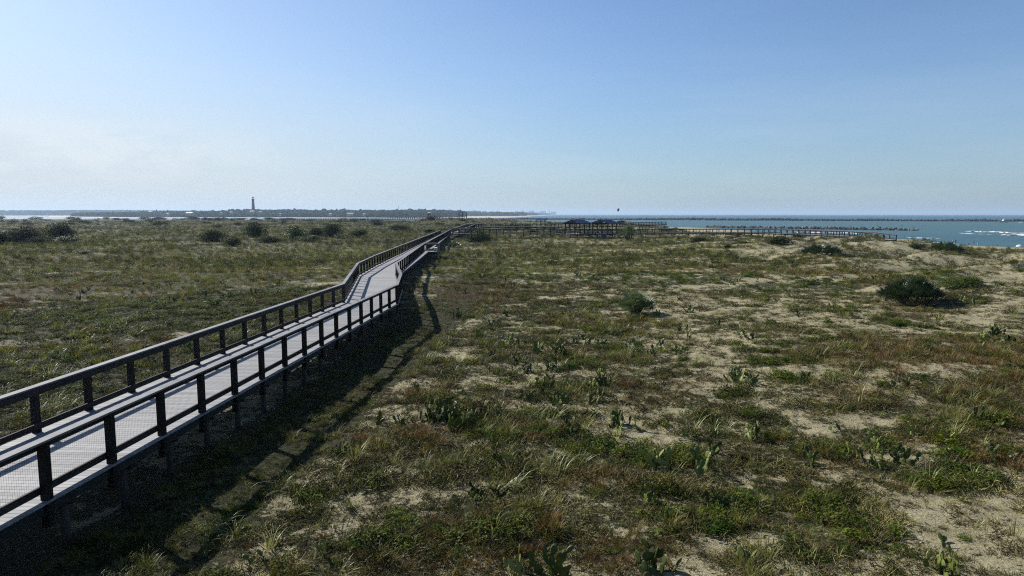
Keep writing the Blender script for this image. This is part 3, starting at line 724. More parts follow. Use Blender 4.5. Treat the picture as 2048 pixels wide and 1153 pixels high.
# far shelter on the dune
xs, ys = at_depth(926, 430); zs = z_at(433.4, 430)
fs = empty('lookout_shelter', (xs, ys, zs), 'small dark roofed lookout shelter on the distant dune at the end of the far boardwalk', 'shelter')
q = MB(); q.add([(-3,-2.2,2.55),(3,-2.2,2.55),(3,2.2,2.55),(-3,2.2,2.55),(-1.2,0,3.2),(1.2,0,3.2)], [(3,2,1,0),(0,1,5,4),(1,2,5),(2,3,4,5),(3,0,4)]); q.build('roof', M['rail'], fs)
for x_ in (-2.3,0,2.3):
    for y_ in (-1.6,1.6):
        q = MB(); q.box((x_,y_,1.2),(.28,.28,2.75)); q.build('post', M['rail'], fs)
q = MB(); q.box((0,0,-.1),(5.4,4.2,.2)); q.build('deck', M['deck'], fs)
q = MB()
for x_ in (-2.3,2.3):
    for y_ in (-1.6,1.6): q.box((x_,y_,-1.6),(.28,.28,2.9))
q.build('footing', M['rail'], fs)
q = MB(); [q.box((0,s*2.0,1.0),(5.4,.1,.14)) for s in (-1,1)]; [q.box((0,s*2.0,.5),(5.4,.08,.1)) for s in (-1,1)]; q.build('railing', M['rail'], fs)
# reddish lifeguard tower farther back
xs, ys = at_depth(859.5, 560); gz = h1(xs, ys); zt = z_at(431, 560)
lt = empty('lifeguard_tower', (xs, ys, gz), 'pale pink lifeguard tower with white roof standing beyond the far boardwalk', 'tower')
z0 = zt-gz
q = MB(); [q.tube([(sx*1.5,sy*1.5,-.3),(sx*1.1,sy*1.1,z0)], .12, 5) for sx in (-1,1) for sy in (-1,1)]; q.build('leg_frame', M['sunlit_wood'], lt)
q = MB(); q.box((0,0,z0+.9),(2.5,2.5,1.8)); q.build('cabin', simple('faded_red_paint', (.40,.17,.14), (.5,.24,.2), 1, .7, bmp=0), lt)
q = MB(); q.add([(-1.8,-1.8,z0+1.8),(1.8,-1.8,z0+1.8),(1.8,1.8,z0+1.8),(-1.8,1.8,z0+1.8),(0,0,z0+2.6)], [(3,2,1,0),(0,1,4),(1,2,4),(2,3,4),(3,0,4)]); q.build('roof', M['white_paint'], lt)
# thin posts
for px, py, hp, nm, lb, D in [(702,521,1.55,'marker_post','thin pale marker post standing alone in the scrub left of the boardwalk',92),(901.5,460,1.7,'sign_post','short dark post just left of the boardwalk junction',186),(912.5,460,2.3,'sign_post','taller dark post at the boardwalk junction',186)]:
    x, y = at_depth(px, D); g = h1(x, y)
    q = MB(); q.lathe((0,0,-.2), [(.05,0),(.045,hp+(1.13 if D > 100 else 0)),(.03,hp+(1.13 if D > 100 else 0)+.03)], 8); o = q.build(nm, M['pile' if D < 100 else 'rail']); o.location = (x,y,g); tag(o, lb, 'post')

# ------------------------------------------------------------------ shrubs
def cloud(n, size, seed, lobes=9, asp=.55, hz=1.0, inner=.25):
    """unit shrub: leaves on the outside of several lobes, 1 wide and hz high"""
    r = random.Random(seed); L = []
    for i in range(lobes):
        a = r.uniform(0, 6.283); d = r.uniform(.05, .30); L.append((d*math.cos(a), d*math.sin(a), r.uniform(.22, .72)*hz*.8, r.uniform(.15, .27), r.uniform(.22, .36)*hz*.9))
    L.append((0,0,.25*hz,.42,.3*hz))
    V = []; Fc = []
    for i in range(n):
        lx_, ly_, lz, lr, lv = L[i % len(L)]
        v = Vector((r.gauss(0,1), r.gauss(0,1), r.gauss(.25,1))).normalized(); k = 1+r.gauss(0,.10) if r.random() > inner else r.uniform(.3,.9)
        c = Vector((lx_+v.x*lr*k, ly_+v.y*lr*k, max(.0, lz+v.z*lv*k)))
        nn = (v*.8+Vector((r.gauss(0,.6), r.gauss(0,.6), r.gauss(0,.6)))).normalized()
        u = nn.orthogonal().normalized(); u.rotate(Matrix.Rotation(r.uniform(0,6.283), 3, nn)); w_ = nn.cross(u); s = size*r.uniform(.6,1.4); b0 = len(V)
        V += [c-u*s*.5, c+w_*s*asp*.5+nn*s*.08, c+u*s*.5, c-w_*s*asp*.5+nn*s*.08]; Fc.append((b0,b0+1,b0+2,b0+3))
    return [tuple(v) for v in V], Fc
def stems(seed, n=9):
    q = MB(); r = random.Random(seed)
    for i in range(n):
        a = 6.283*i/n+r.uniform(-.3,.3); d = r.uniform(.12,.3)
        q.tube([(0.02*math.cos(a),.02*math.sin(a),-.05),(d*.4*math.cos(a),d*.4*math.sin(a),.2),(d*math.cos(a),d*math.sin(a),r.uniform(.4,.6))], [.022,.016,.006], 5)
    return q.mesh('stem', M['bark'])
SHN = [proto('foliage', cloud(5200, .042, s, 11), M['shrub']) for s in (201,202,203)]
SHL = [proto('foliage', cloud(5200, .042, s, 11), M['shrub_light']) for s in (211,212)]
SHF = [proto('foliage', cloud(1100, .09, s, 8), M['shrub']) for s in (221,222,223)]
SHFL = [proto('foliage', cloud(1100, .09, s, 8), M['shrub_light']) for s in (226,227)]
STM = [stems(s) for s in (231,232)]
def shrub(px, base, wpx, hpx, label, kind='d', group=None, D=None, z=None, near=None, parts=True):
    y = D if D else HC*F/(base-HY)
    for _ in range(4):
        x = (px-CX)/F*y; g = h1(x, y)
        if D is None: y = (HC-g)*F/(base-HY)
    x = (px-CX)/F*y; wd = wpx*y/F; ht = max(hpx*y/F, .3)
    k = random.randrange(9)
    if kind == 'd': me = SHN[k % 3] if y < 260 else SHF[k % 3]
    elif kind == 'l': me = SHL[k % 2] if y < 260 else SHFL[k % 2]
    r = empty('shrub', (x, y+wd*.3, h1(x, y+wd*.3)-.03), label, 'shrub', group, random.uniform(0, 6.283))
    r.scale = (wd*1.3, wd*1.3, ht*1.15)
    link('foliage', me, r)
    if parts: link('stem', STM[k % 2], r)
    return r
LS = [(33,487,80,36,'largest dark bush of the thicket at the left edge of the flats','d'),(107,478,54,36,'tall dark bush at the right end of the left thicket','d'),(66,490,36,18,'small dark bush in front of the left thicket','d'),
 (130,489,38,19,'low bush with pale glints at the right foot of the left thicket','l'),(0,492,30,30,'dark bush cut by the left edge of the view','d'),
 (422,485,56,27,'broad dark bush left of the small round one in the middle flats','d'),(461,493,38,20,'small dark bush in front of the broad one in the middle flats','d'),
 (508,475,40,33,'tall rounded bush standing alone left of the middle thicket','d'),(541,487,56,17,'low wide bush in front of the middle thicket','d'),
 (590,481,46,32,'yellow green bush at the left of the middle thicket','l'),(627,479,34,26,'bush in the centre of the middle thicket','d'),(657,476,44,31,'large bush at the right of the middle thicket','d'),
 (484,471,34,9,'light green low bush left of the tall rounded one','l'),(612,484,40,14,'low bush at the foot of the middle thicket','l'),
 (715,475,36,16,'rounded bush alone between the middle thicket and the boardwalk','d'),(796,462,42,13,'flat dark bush just left of the long boardwalk','d'),
 (757,452,26,12,'small bush near the short palm left of the boardwalk','d'),(860,466,20,9,'small dark bush touching the left side of the boardwalk before the junction','d'),
 (317,452,32,11,'dark oval bush alone in the far left flats','d'),(178,448,14,6,'tiny bush in the far left flats','d'),(436,456,22,8,'small dark bush beyond the broad middle bush','d'),
 (160,509,30,10,'bright green low bush in the yellow grass on the left','l'),(957,486,54,22,'wide dark bush in front of the boardwalk junction','d'),
 (1410,481,48,14,'dark bush in front of the low boardwalk right of the shelters','d'),(1493,487,28,13,'small dark bush left of the pale dune slope','d'),(1457,496,20,9,'tiny round bush in the grass right of centre','d'),
 (1560,490,48,19,'bush on the pale dune slope near the end of the low boardwalk','d'),(1600,474,28,13,'dark bush at the rail of the low boardwalk on the right','d'),(1657,474,20,11,'small dark bush below the right end of the low boardwalk','d'),
 (1937,582,74,28,'bright green bush behind the big spiky palmetto','l'),(1775,490,50,14,'olive bush on the seaward dune crest','l'),(1700,480,30,12,'low bush on the dune under the boardwalk end','l'),
 (1840,500,40,12,'olive bush right of the seaward dune crest','l')]
for px, b0, w0, h0, lb, kd in LS: shrub(px, b0, w0, h0, lb, kd)
for px, b0, w0, h0, lb, D in [(1014,446,30,8,'left bush of the row on the dune beyond the junction',300),(1034,446,16,9,'second bush from the left on the dune beyond the junction',300),(1056,449,26,12,'large bush of the row on the dune beyond the junction',290),
  (1065,455,30,7,'low bush inside the bend of the raised boardwalk',220),(1240,446,14,8,'round bush on the pale dune right of the blue roofs',345),(1262,446,10,7,'small bush left of the round one on the pale dune',340),(1278,446,16,8,'loose bush at the right of the pale dune',335),
  (1465,450,12,6,'dark bush on the dune crest behind the low boardwalk',318),(1482,451,14,7,'second dark bush on the dune crest behind the low boardwalk',315),(860,446,22,10,'large bush left of the junction in front of the far boardwalk',430),
  (845,446,14,6,'small bush left of the junction in front of the far boardwalk',440),(1105,446,20,9,'bush between the small far shelter and the left blue roof',270)]:
    shrub(px, b0, w0, h0, lb, 'd', None, D)
rr = random.Random(5)
for i in range(120):
    px = rr.uniform(-40, 900); D = rr.choice([rr.uniform(330, 560), rr.uniform(520, 900), rr.uniform(640, 900)]); wd = rr.uniform(7, 22); 
    shrub(px, 0, wd, rr.uniform(.28,.42)*wd, 'dark shrub among the many scattered far across the left flats', rr.choice('ddl'), 'shrubs scattered across the far left flats', D, parts=False)
for i in range(46):
    px = rr.uniform(880, 1330); D = rr.uniform(265, 440); wd = rr.uniform(7, 18)
    x, y = at_depth(px, D)
    if coast_d(np.array([x]), np.array([y]))[0] < 50: continue
    shrub(px, 0, wd, rr.uniform(.3,.45)*wd, 'dark shrub on the low dunes beyond the shelters', rr.choice('dl'), 'shrubs on the low dunes beyond the shelters', D, parts=False)
for i in range(26):
    px = rr.uniform(1330, 1720); D = rr.uniform(200, 330); wd = rr.uniform(8, 20)
    x, y = at_depth(px, D)
    if coast_d(np.array([x]), np.array([y]))[0] < 30: continue
    shrub(px, 0, wd, rr.uniform(.3,.5)*wd, 'low olive shrub on the dunes behind the low boardwalk', 'l', 'shrubs on the dunes behind the low boardwalk', D, parts=False)

def frond_fan(V, Fc, base, dirv, L, R, n, r, wl):
    tip = base+dirv*L; u = dirv.cross(Vector((0,0,1))).normalized(); nrm = u.cross(dirv).normalized()
    b0 = len(V); s = .012
    V += [base-u*s, base+u*s, tip+u*s*.6, tip-u*s*.6]; Fc.append((b0,b0+1,b0+2,b0+3))
    for k in range(n):
        a = (k/(n-1)-.5)*3.7; d = (dirv*math.cos(a)+u*math.sin(a)).normalized(); d = (d-nrm*.16*r.random()).normalized()
        sd = d.cross(nrm).normalized()*wl; ln = R*(1-.28*abs(a)/1.85)*r.uniform(.85,1.1); b0 = len(V)
        V += [tip, tip+d*ln*.45+sd, tip+d*ln-Vector((0,0,.05*ln)), tip+d*ln*.45-sd]; Fc.append((b0,b0+1,b0+2,b0+3))
def palmetto_mesh(nf, W, H, seed, L=.55, R=.42, n=13, wl=.018):
    """clump W wide and H high in metres"""
    r = random.Random(seed); V = []; Fc = []
    for i in range(nf):
        a = r.uniform(0, 6.283); d = math.sqrt(r.random())*.80; bx, by = d*math.cos(a)*(W/2-.25), d*math.sin(a)*(W/2-.25)*.75
        prof = math.sqrt(max(.05, 1-d*d)); bz = max(0, (H*prof-.75)*r.uniform(.2, 1))
        o = Vector((math.cos(a)*d+r.gauss(0,.35), math.sin(a)*d+r.gauss(0,.35), r.uniform(.35,1.3))).normalized()
        frond_fan(V, Fc, Vector((bx,by,bz)), o, L*r.uniform(.6,1.1), R*r.uniform(.75,1.15), n, r, wl)
    return [tuple(v) for v in V], Fc
def palmetto(px, base, wpx, hpx, label, nf, seed, name='palmetto', **kw):
    y = HC*F/(base-HY)
    for _ in range(4):
        x = (px-CX)/F*y; y = (HC-h1(x, y))*F/(base-HY)
    x = (px-CX)/F*y; W, H = wpx*y/F*1.05, hpx*y/F*1.1
    r = empty(name, (x, y+W*.25, h1(x, y+W*.25)-.02), label, 'palmetto')
    k = max(1, H/1.6); 
    me = proto('fronds', palmetto_mesh(nf, W, H, seed, .55*k, .50*k, 11, .026*k), M['palmetto']); link('fronds', me, r)
    q = MB(); rq = random.Random(seed)
    for i in range(7):
        a = rq.uniform(0,6.283); d = rq.uniform(.1,.3)*W; q.tube([(d*.5*math.cos(a),d*.5*math.sin(a),-.1),(d*math.cos(a),d*.7*math.sin(a),H*.45)], [.09*k,.06*k], 6)
    q.build('trunk', M['bark'], r)
palmetto(1850,614,128,52,'largest spiky grey green palmetto clump on the right dunes',330,301)
palmetto(1277,632,70,46,'small dark spiky palmetto standing alone right of centre',130,302)
palmetto(1655,510,90,25,'wide dark palmetto clump on the dune below the boardwalk end',300,303)
palmetto(1905,520,70,22,'dark palmetto clump near the right edge above the pale sand slope',220,304)
palmetto(1257,480,36,25,'tall dark palmetto at the right end of the shelter platform',110,305)
palmetto(905,497,34,11,'low palmetto at the right side of the boardwalk before the junction',80,306)
# short palm left
def palm(px, base, hpx, label):
    D = HC*F/(base-HY); x, y = at_depth(px, D); g = h1(x, y); H = hpx*D/F
    r = empty('palm_tree', (x,y,g), label, 'palm tree'); q = MB(); q.lathe((0,0,-.3), [(.32,0),(.2,1),(.17,H*.72)], 8); q.build('trunk', M['bark'], r, True)
    V = []; Fc = []; rq = random.Random(9)
    for i in range(46):
        a = rq.uniform(0,6.283); e = rq.uniform(-.5,1.2); dv = Vector((math.cos(a)*math.cos(e), math.sin(a)*math.cos(e), math.sin(e)))
        frond_fan(V, Fc, Vector((0,0,H*.72)), dv, H*.16, H*.2, 11, rq, .07)
    link('crown', proto('crown', ([tuple(v) for v in V], Fc), M['palmetto']), r)
palm(736,441,11,'short cabbage palm alone on the far flats left of the boardwalk')

# ------------------------------------------------------------------ prickly pears
def cactus_mesh(seed, np_, H=.42):
    r = random.Random(seed); q = MB(); pads = []
    def pad(base, up, face, L, Wd):
        sd = face.cross(up).normalized(); n = 10; c = base+up*L*.5; ringp = []
        V = [c+face*.013, c-face*.013]
        for k in range(n):
            a = 6.283*k/n; rr_ = 1-.16*max(0, -math.sin(a)); V.append(c+sd*math.cos(a)*Wd*.5*rr_+up*math.sin(a)*L*.52)
        for k in range(n):
            a = 6.283*k/n; V.append(c+(sd*math.cos(a)*Wd*.36+up*math.sin(a)*L*.38)+face*.011)
        for k in range(n):
            a = 6.283*k/n; V.append(c+(sd*math.cos(a)*Wd*.36+up*math.sin(a)*L*.38)-face*.011)
        F_ = []
        for k in range(n):
            k2 = (k+1) % n
            F_ += [(2+k, 2+k2, 2+n+k2, 2+n+k), (2+k2, 2+k, 2+2*n+k, 2+2*n+k2), (2+n+k, 2+n+k2, 0), (2+2*n+k2, 2+2*n+k, 1)]
        q.add(V, F_)
        pads.append((base, up, face, L))
    for i in range(max(2, np_//3)):
        a = r.uniform(0,6.283); d = r.uniform(0,.42); up = Vector((r.gauss(0,.3), r.gauss(0,.3), 1)).normalized(); f_ = Vector((math.cos(a), math.sin(a), 0)); f_ = (f_-up*f_.dot(up)).normalized()
        if d > .04: q.tube([(0,0,.0),(d*math.cos(a*3), d*math.sin(a*3), .02)], .02, 5)
        pad(Vector((d*math.cos(a*3), d*math.sin(a*3), -.03)), up, f_, r.uniform(.17,.25), r.uniform(.11,.15))
    while len(pads) < np_:
        b_, u_, f_, L = r.choice(pads)
        if b_.z > .24: continue
        sd = f_.cross(u_).normalized(); t = r.uniform(-.9,.9); base = b_+u_*L*(.98-.25*abs(t))+sd*t*.045
        up = (u_+sd*t*.9+Vector((r.gauss(0,.2), r.gauss(0,.2), .25))).normalized(); a = r.uniform(-.8,.8)
        f2 = (f_*math.cos(a)+sd*math.sin(a)); f2 = (f2-up*f2.dot(up)).normalized()
        pad(base, up, f2, r.uniform(.15,.23), r.uniform(.09,.135))
    return q.mesh('prickly_pear', M['cactus'], False)
CAC = [cactus_mesh(400+i, n) for i, n in enumerate([6,9,12,16,20,26,14,8])]
CB = 0
def cactus(x, y, s, label, group=None, k=None):
    global CB
    o = link('prickly_pear', CAC[CB % 8 if k is None else k]); CB += 1
    s *= .98; o.location = (x, y, h1(x, y)-.01); o.scale = (s*rr.uniform(.9,1.1), s*rr.uniform(.9,1.1), s*rr.uniform(.85,1.1)); o.rotation_euler = (0,0,rr.uniform(0,6.283))
    tag(o, label, 'cactus', group)
for px, py, s, k, lb in [(1405,935,1.25,3,'bright prickly pear with upright pads right of centre in the foreground'),(1305,930,1.1,5,'prickly pear just left of the bright upright one in the foreground'),
   (965,1003,1.0,2,'dark prickly pear in open sand left of centre in the foreground'),(992,1000,.8,1,'smaller prickly pear touching the dark one in open sand'),(1108,1150,1.1,4,'dark prickly pear at the bottom edge left of centre'),
   (1305,1145,1.3,5,'large dark prickly pear at the bottom edge right of centre'),(1500,1145,1.0,0,'pale yellow green prickly pear with few pads at the bottom edge'),(1745,932,.9,3,'prickly pear with pale round pads on the right slope'),
   (1805,925,.9,4,'prickly pear right of the one with pale round pads'),(2012,862,.9,2,'prickly pear near the right edge of the middle slope'),(1900,1090,.8,0,'lone small prickly pear in the dark scrub near the right bottom'),
   (1510,872,1.1,5,'spreading prickly pear above the foreground grass right of centre'),(1690,872,.9,0,'single stemmed prickly pear with pale pads on the right slope'),(1503,690,1.0,0,'tiny pale prickly pear alone on the middle sand slope')]:
    x, y = un(px, py); cactus(x, y, s, lb, None, k)
for i in range(15):
    x, y = un(925, 845); cactus(x+rr.uniform(-1.15,1.15), y+rr.uniform(-.75,.75), rr.uniform(.9,1.35), 'prickly pear in the dense cactus patch left of centre beside the boardwalk shadow', 'dense prickly pear patch')
for cx_, cy_, n in [(1130,800,6),(1215,780,5),(1065,795,3),(1195,875,3),(1040,740,4),(1120,720,4),(1090,692,3),(1180,690,4),(1270,840,3),(820,860,2),(1480,775,3),(1010,690,3)]:
    for i in range(n):
        x, y = un(cx_, cy_); cactus(x+rr.uniform(-.8,.8), y+rr.uniform(-.7,.7), rr.uniform(.7,1.15), 'prickly pear in the loose cactus drifts on the middle sand', 'prickly pears in loose drifts on the middle sand')
i = 0
while i < 225:
    a = rr.uniform(-.62,.64); r_2 = 9+rr.random()**.8*60; x, y = math.sin(a)*r_2, math.cos(a)*r_2
    if -14 < x < -5 or not clear(np.array([x]), np.array([y]))[0]: continue
    if rr.random() > .25+1.6*max(0, float(fbm(np.array([x/5]), np.array([y/5]), 77, 3)[0])-.35)*2: continue
    cactus(x, y, rr.uniform(.5,1.05), 'small grey green prickly pear among the scattered ones in the dune scrub', 'small prickly pears scattered through the scrub'); i += 1


# ------------------------------------------------------------------ water
def sheet(name, poly, mt, label, z=SEA):
    me = bpy.data.meshes.new(name); me.from_pydata([(x,y,z) for x,y in poly], [], [tuple(range(len(poly)))]); me.materials.append(mt)
    return tag(link(name, me), label, None, None, 'structure')
sheet('sea', [(-260,-3000),(24000,-3000),(24000,24000),(-400,24000),(-400,2000),(-260,900)], M['sea'], 'blue green sea and inlet')
sheet('lagoon_water', [(-24000,-3000),(-260,-3000),(-260,900),(-400,2000),(-400,24000),(-24000,24000)], M['lagoon'], 'calm pale lagoon')
def wave(pts_, wmax, hmax, seed, label):
    """a low curling ridge of foam standing on the water"""
    P = [Vector((x, y, 0)) for x, y in pts_]; L = sum((b-a).length for a, b in zip(P[:-1], P[1:])); n = int(L/1.2); V = []; Fc = []
    Q = along([tuple(p) for p in P], L/n); mt = miters(Q); m_ = len(Q)
    for i, p in enumerate(Q):
        t = i/(m_-1); env = min(1, t*5, (1-t)*4)**.6
        w1 = wmax*env*(.35+.9*float(vnoise(np.array([p.x/6+seed]), np.array([p.y/6]), seed)[0])); h_ = hmax*env*(.5+.6*float(vnoise(np.array([p.x/4]), np.array([p.y/4+seed]), seed+1)[0]))
        sh = (float(vnoise(np.array([p.x/15]), np.array([p.y/15]), seed+2)[0])-.5)*wmax*.8
        for k, (u, zz) in enumerate([(-.5,-.06),(-.3,.25),(-.12,.8),(0,1.),(.12,.75),(.35,.22),(.6,.1),(1.0,-.06)]):
            V.append(p+mt[i]*(sh+u*w1)+Vector((0,0,SEA+zz*h_+.01)))
    for i in range(m_-1):
        for k in range(7):
            pm_ = Q[i]+mt[i]*(k*.9)
            if (k < 1 or k > 3) and float(vnoise(np.array([pm_.x/2.2]), np.array([pm_.y/1.3+seed]), seed+5)[0]) < (.45 if k < 5 else .6): continue
            Fc.append((i*8+k, i*8+k+1, (i+1)*8+k+1, (i+1)*8+k))
    me = bpy.data.meshes.new('breaking_wave'); me.from_pydata(V, [], Fc); me.materials.append(M['foam']); me.shade_smooth()
    return tag(link('breaking_wave', me), label, 'wave')
def sp(px, py): return un(px, py, SEA)
#waves
wave([sp(1931,463.2), sp(1960,464.2), sp(1995,465.6), sp(2032,467.6)], 4, .6, 1, 'longest white breaking wave off the beach at the right')
wave([sp(2000,470.4), sp(2025,471), sp(2075,472.2)], 3.5, .55, 2, 'white breaking wave nearest the right edge')
wave([sp(2022,466.8), sp(2075,467.5)], 2.5, .35, 3, 'short white crest at the end of the longest breaker')
wave([sp(1918,466.5), sp(1950,468.6), sp(1985,469.8)], 1.6, .15, 4, 'thin broken foam line just inshore of the longest breaker')
wave([sp(1812,476), sp(1850,477.2), sp(1885,477.6)], 2.2, .2, 5, 'thin foam line in front of the jetty tip')
wave([sp(1846,484.8), sp(1870,485.6), sp(1885,486.6), sp(1920,487.6)], 1.6, .15, 6, 'thin foam edge where the water meets the beach')
wave([sp(1560,465.5), sp(1600,466), sp(1650,466)], 6, .5, 7, 'white foam seen through the rail of the low boardwalk')
wave([sp(1655,466.5), sp(1690,467), sp(1715,468)], 6, .5, 8, 'white foam just left of the boardwalk end')

# ------------------------------------------------------------------ jetties
def rock_mesh(seed, mt):
    r = random.Random(seed); bm = bmesh.new()
    for i in range(16):
        v = Vector((r.gauss(0,1), r.gauss(0,1), r.gauss(0,1))).normalized(); bm.verts.new((v.x*.55*r.uniform(.8,1.1), v.y*.42*r.uniform(.8,1.1), v.z*.36*r.uniform(.8,1.1)))
    g = bmesh.ops.convex_hull(bm, input=bm.verts)
    bmesh.ops.delete(bm, geom=[v for v in bm.verts if not v.link_faces], context='VERTS')
    me = bpy.data.meshes.new('boulder'); bm.to_mesh(me); bm.free(); me.materials.append(mt); return me
RK = [rock_mesh(500+i, M['stone']) for i in range(8)]
rr = random.Random(11)
JA, JB = (146,512), (249,421)
jd = Vector((JB[0]-JA[0], JB[1]-JA[1], 0)); jn = Vector((jd.y, -jd.x, 0)).normalized()
for i in range(290):
    t = rr.random()**.8; off = rr.gauss(0, 1.9); hh_ = 1.7*(1-min(1, abs(off)/5))*min(1, (1-t)*9+.25)
    p = Vector((*JA, 0))+jd*t+jn*off; sz = rr.uniform(1.3, 2.6)
    o = link('boulder', RK[i % 8]); o.location = (p.x, p.y, SEA+hh_*rr.uniform(.25,1)); o.scale = (sz, sz, sz); o.rotation_euler = (rr.uniform(-.6,.6), rr.uniform(-.6,.6), rr.uniform(0,6.28))
    tag(o, 'grey granite boulder in the near rock jetty off the beach', 'boulder', 'boulders of the near rock jetty')
q = MB()
q.add([tuple(Vector((*JA,SEA-1))+jn*-3.6), tuple(Vector((*JA,SEA-1))+jn*3.6), tuple(Vector((*JB,SEA-1))+jn*2.2-jd*.02), tuple(Vector((*JB,SEA-1))-jn*2.2-jd*.02), tuple(Vector((*JA,SEA+1.2))-jn), tuple(Vector((*JA,SEA+1.2))+jn), tuple(Vector((*JB,SEA+.4))+jn*.6-jd*.03), tuple(Vector((*JB,SEA+.4))-jn*.6-jd*.03)],
      [(3,2,1,0),(4,5,6,7),(0,1,5,4),(1,2,6,5),(2,3,7,6),(3,0,4,7)])
tag(q.build('jetty_core', M['dark_stone']), 'dark rubble core under the near rock jetty', 'jetty')
def rock_mass(name, A, B, n, w, h, smin, smax, label, seed, extra=None):
    r = random.Random(seed); base = [rock_mesh(520+i, M['dark_stone']) for i in range(5)]
    arr = []; 
    for me in base:
        co = np.array([v.co[:] for v in me.vertices]); me.calc_loop_triangles(); tri = np.array([t.vertices[:] for t in me.loop_triangles]); arr.append((co, tri))
    V = []; T = []; nn = 0
    for i in range(n):
        t = r.random(); off = r.gauss(0, w); x = A[0]+(B[0]-A[0])*t; y = A[1]+(B[1]-A[1])*t+off
        z = SEA+h*max(.1, 1-abs(off)/(w*2.6))*r.uniform(.3,1)*(.75+.5*float(vnoise(np.array([x/25]), np.array([0.]), 3)[0]))
        if extra: z += extra(x)
        co, tri = arr[i % 5]; a = r.uniform(0,6.28); s_ = r.uniform(smin, smax); ca, sa = math.cos(a), math.sin(a)
        c2 = np.stack([co[:,0]*ca-co[:,1]*sa, co[:,0]*sa+co[:,1]*ca, co[:,2]], 1)*s_+[x,y,z]
        V.append(c2); T.append(tri+nn); nn += len(co)
    return tag(link(name, np_mesh(name, np.concatenate(V), np.concatenate(T), M['dark_stone'])), label, 'jetty', None, 'stuff')
rock_mass('far_rock_jetty', (-90,1345), (1250,665), 5200, 2.6, 2.6, 2.2, 4.6, 'long low dark rock jetty across the far side of the inlet', 12, lambda x: 1.3*math.exp(-((x-280)/40)**2)+.8*math.exp(-((x-400)/30)**2))

# ------------------------------------------------------------------ far shore
FAR = [(-24000,5600),(-9000,5000),(-4200,4700),(-2900,4300),(-1700,2500),(-1150,1950),(-650,1830),(-260,1640),(-95,1335),(-75,1345),(-30,1700),(60,2700),(320,6000),(860,12500),(900,14000),(-24000,14000)]
me = bpy.data.meshes.new('far_shore'); n = len(FAR)
inn = []
cxm = [(0,0)]*n
V = [(x,y,SEA-.8) for x,y in FAR]; 
for i,(x,y) in enumerate(FAR):
    a = Vector(FAR[i-1]); b = Vector(FAR[(i+1) % n]); d = (b-a).normalized(); inw = Vector((-d.y, d.x))*-1 if False else Vector((-d.y, d.x))
    V.append((x+inw.x*22*(1 if True else 0), y+inw.y*22, SEA+1.2))
me.from_pydata(V, [], [(i,(i+1)%n,n+(i+1)%n,n+i) for i in range(n)]+[tuple(range(n,2*n))]); me.materials.append(M['beachsand'])
tag(link('far_shore', me), 'pale sandy far shore', None, None, 'structure')
FARA = np.array(FAR, float)
def infar(x, y):
    c = False; j = n-1
    for i in range(n):
        xi, yi = FAR[i]; xj, yj = FAR[j]
        if (yi > y) != (yj > y) and x < (xj-xi)*(y-yi)/(yj-yi)+xi: c = not c
        j = i
    return c
def fard(x, y):
    best = 1e9; side_ = 0
    for i in range(len(FAR)-1):
        ax, ay = FAR[i]; bx, by = FAR[i+1]; dx, dy = bx-ax, by-ay; t = max(0, min(1, ((x-ax)*dx+(y-ay)*dy)/(dx*dx+dy*dy))); d = math.hypot(x-ax-t*dx, y-ay-t*dy)
        if d < best: best = d; side_ = i
    return best, side_
def lump(seed):
    r = random.Random(seed); bm = bmesh.new(); bmesh.ops.create_icosphere(bm, subdivisions=2, radius=1)
    for v in bm.verts:
        k = 1+r.uniform(-.22,.22)+.2*math.sin(v.co.x*4+seed)*math.cos(v.co.y*5); v.co *= k
    me = bpy.data.meshes.new('crown'); bm.to_mesh(me); bm.free(); me.calc_loop_triangles()
    return np.array([v.co[:] for v in me.vertices]), np.array([t.vertices[:] for t in me.loop_triangles])
LUMPS = [lump(i) for i in range(6)]
def forest(name, cnt, gen, label):
    V = []; T = []; nn = 0; k = 0
    for _ in range(cnt):
        g = gen()
        if g is None: continue
        x, y, z, rad, hh_ = g; co, tri = LUMPS[k % 6]; k += 1; a = rr.uniform(0,6.28); ca, sa = math.cos(a), math.sin(a)
        V.append(np.stack([(co[:,0]*ca-co[:,1]*sa)*rad+x, (co[:,0]*sa+co[:,1]*ca)*rad+y, co[:,2]*hh_+z], 1)); T.append(tri+nn); nn += len(co)
    o = link(name, np_mesh(name, np.concatenate(V), np.concatenate(T), M['farleaf'])); tag(o, label, 'wood', None, 'stuff'); return o
def g1():
    D = rr.uniform(1750, 3000)*1.0; px = rr.uniform(-60, 925); x, y = at_depth(px, D)
    if not infar(x, y): return None
    d, sd = fard(x, y)
    east = sd >= 7
    if d < (200 if east else 95): return None
    hz_ = min(1, (d-40)/300); top = 17*(.55+.45*float(fbm(np.array([x/180]), np.array([y/400]), 55, 2)[0])*1.6)*(.6+.5*hz_)
    if D > 2300: top *= 1.25
    return x, y, SEA+1+top*.45, rr.uniform(7, 16), top*.54*(1.25 if rr.random() < .03 else rr.uniform(.85,1.08))
forest('far_wood', 5200, g1, 'grey green wooded shore across the lagoon around the lighthouse')
def g2():
    D = rr.uniform(4700, 6500); px = rr.uniform(-420, 560); x, y = at_depth(px, D)
    if not infar(x, y) or fard(x, y)[0] < 30: return None
    top = 36*(.6+.75*float(fbm(np.array([x/700]), np.array([.3]), 58, 3)[0])); return x, y, SEA+top*.4, rr.uniform(30, 60), top*.7
forest('far_wooded_hills', 2600, g2, 'hazy blue wooded hills on the horizon at the far left')
def g3():
    D = rr.uniform(3300, 12500); px = rr.uniform(700, 1130); x, y = at_depth(px, D)
    if not infar(x, y) or fard(x, y)[0] < 110: return None
    return x, y, SEA+5, rr.uniform(25, 60), rr.uniform(9, 15)*(1+D/20000)
forest('far_coast_wood', 1500, g3, 'thin hazy line of trees along the distant coast')
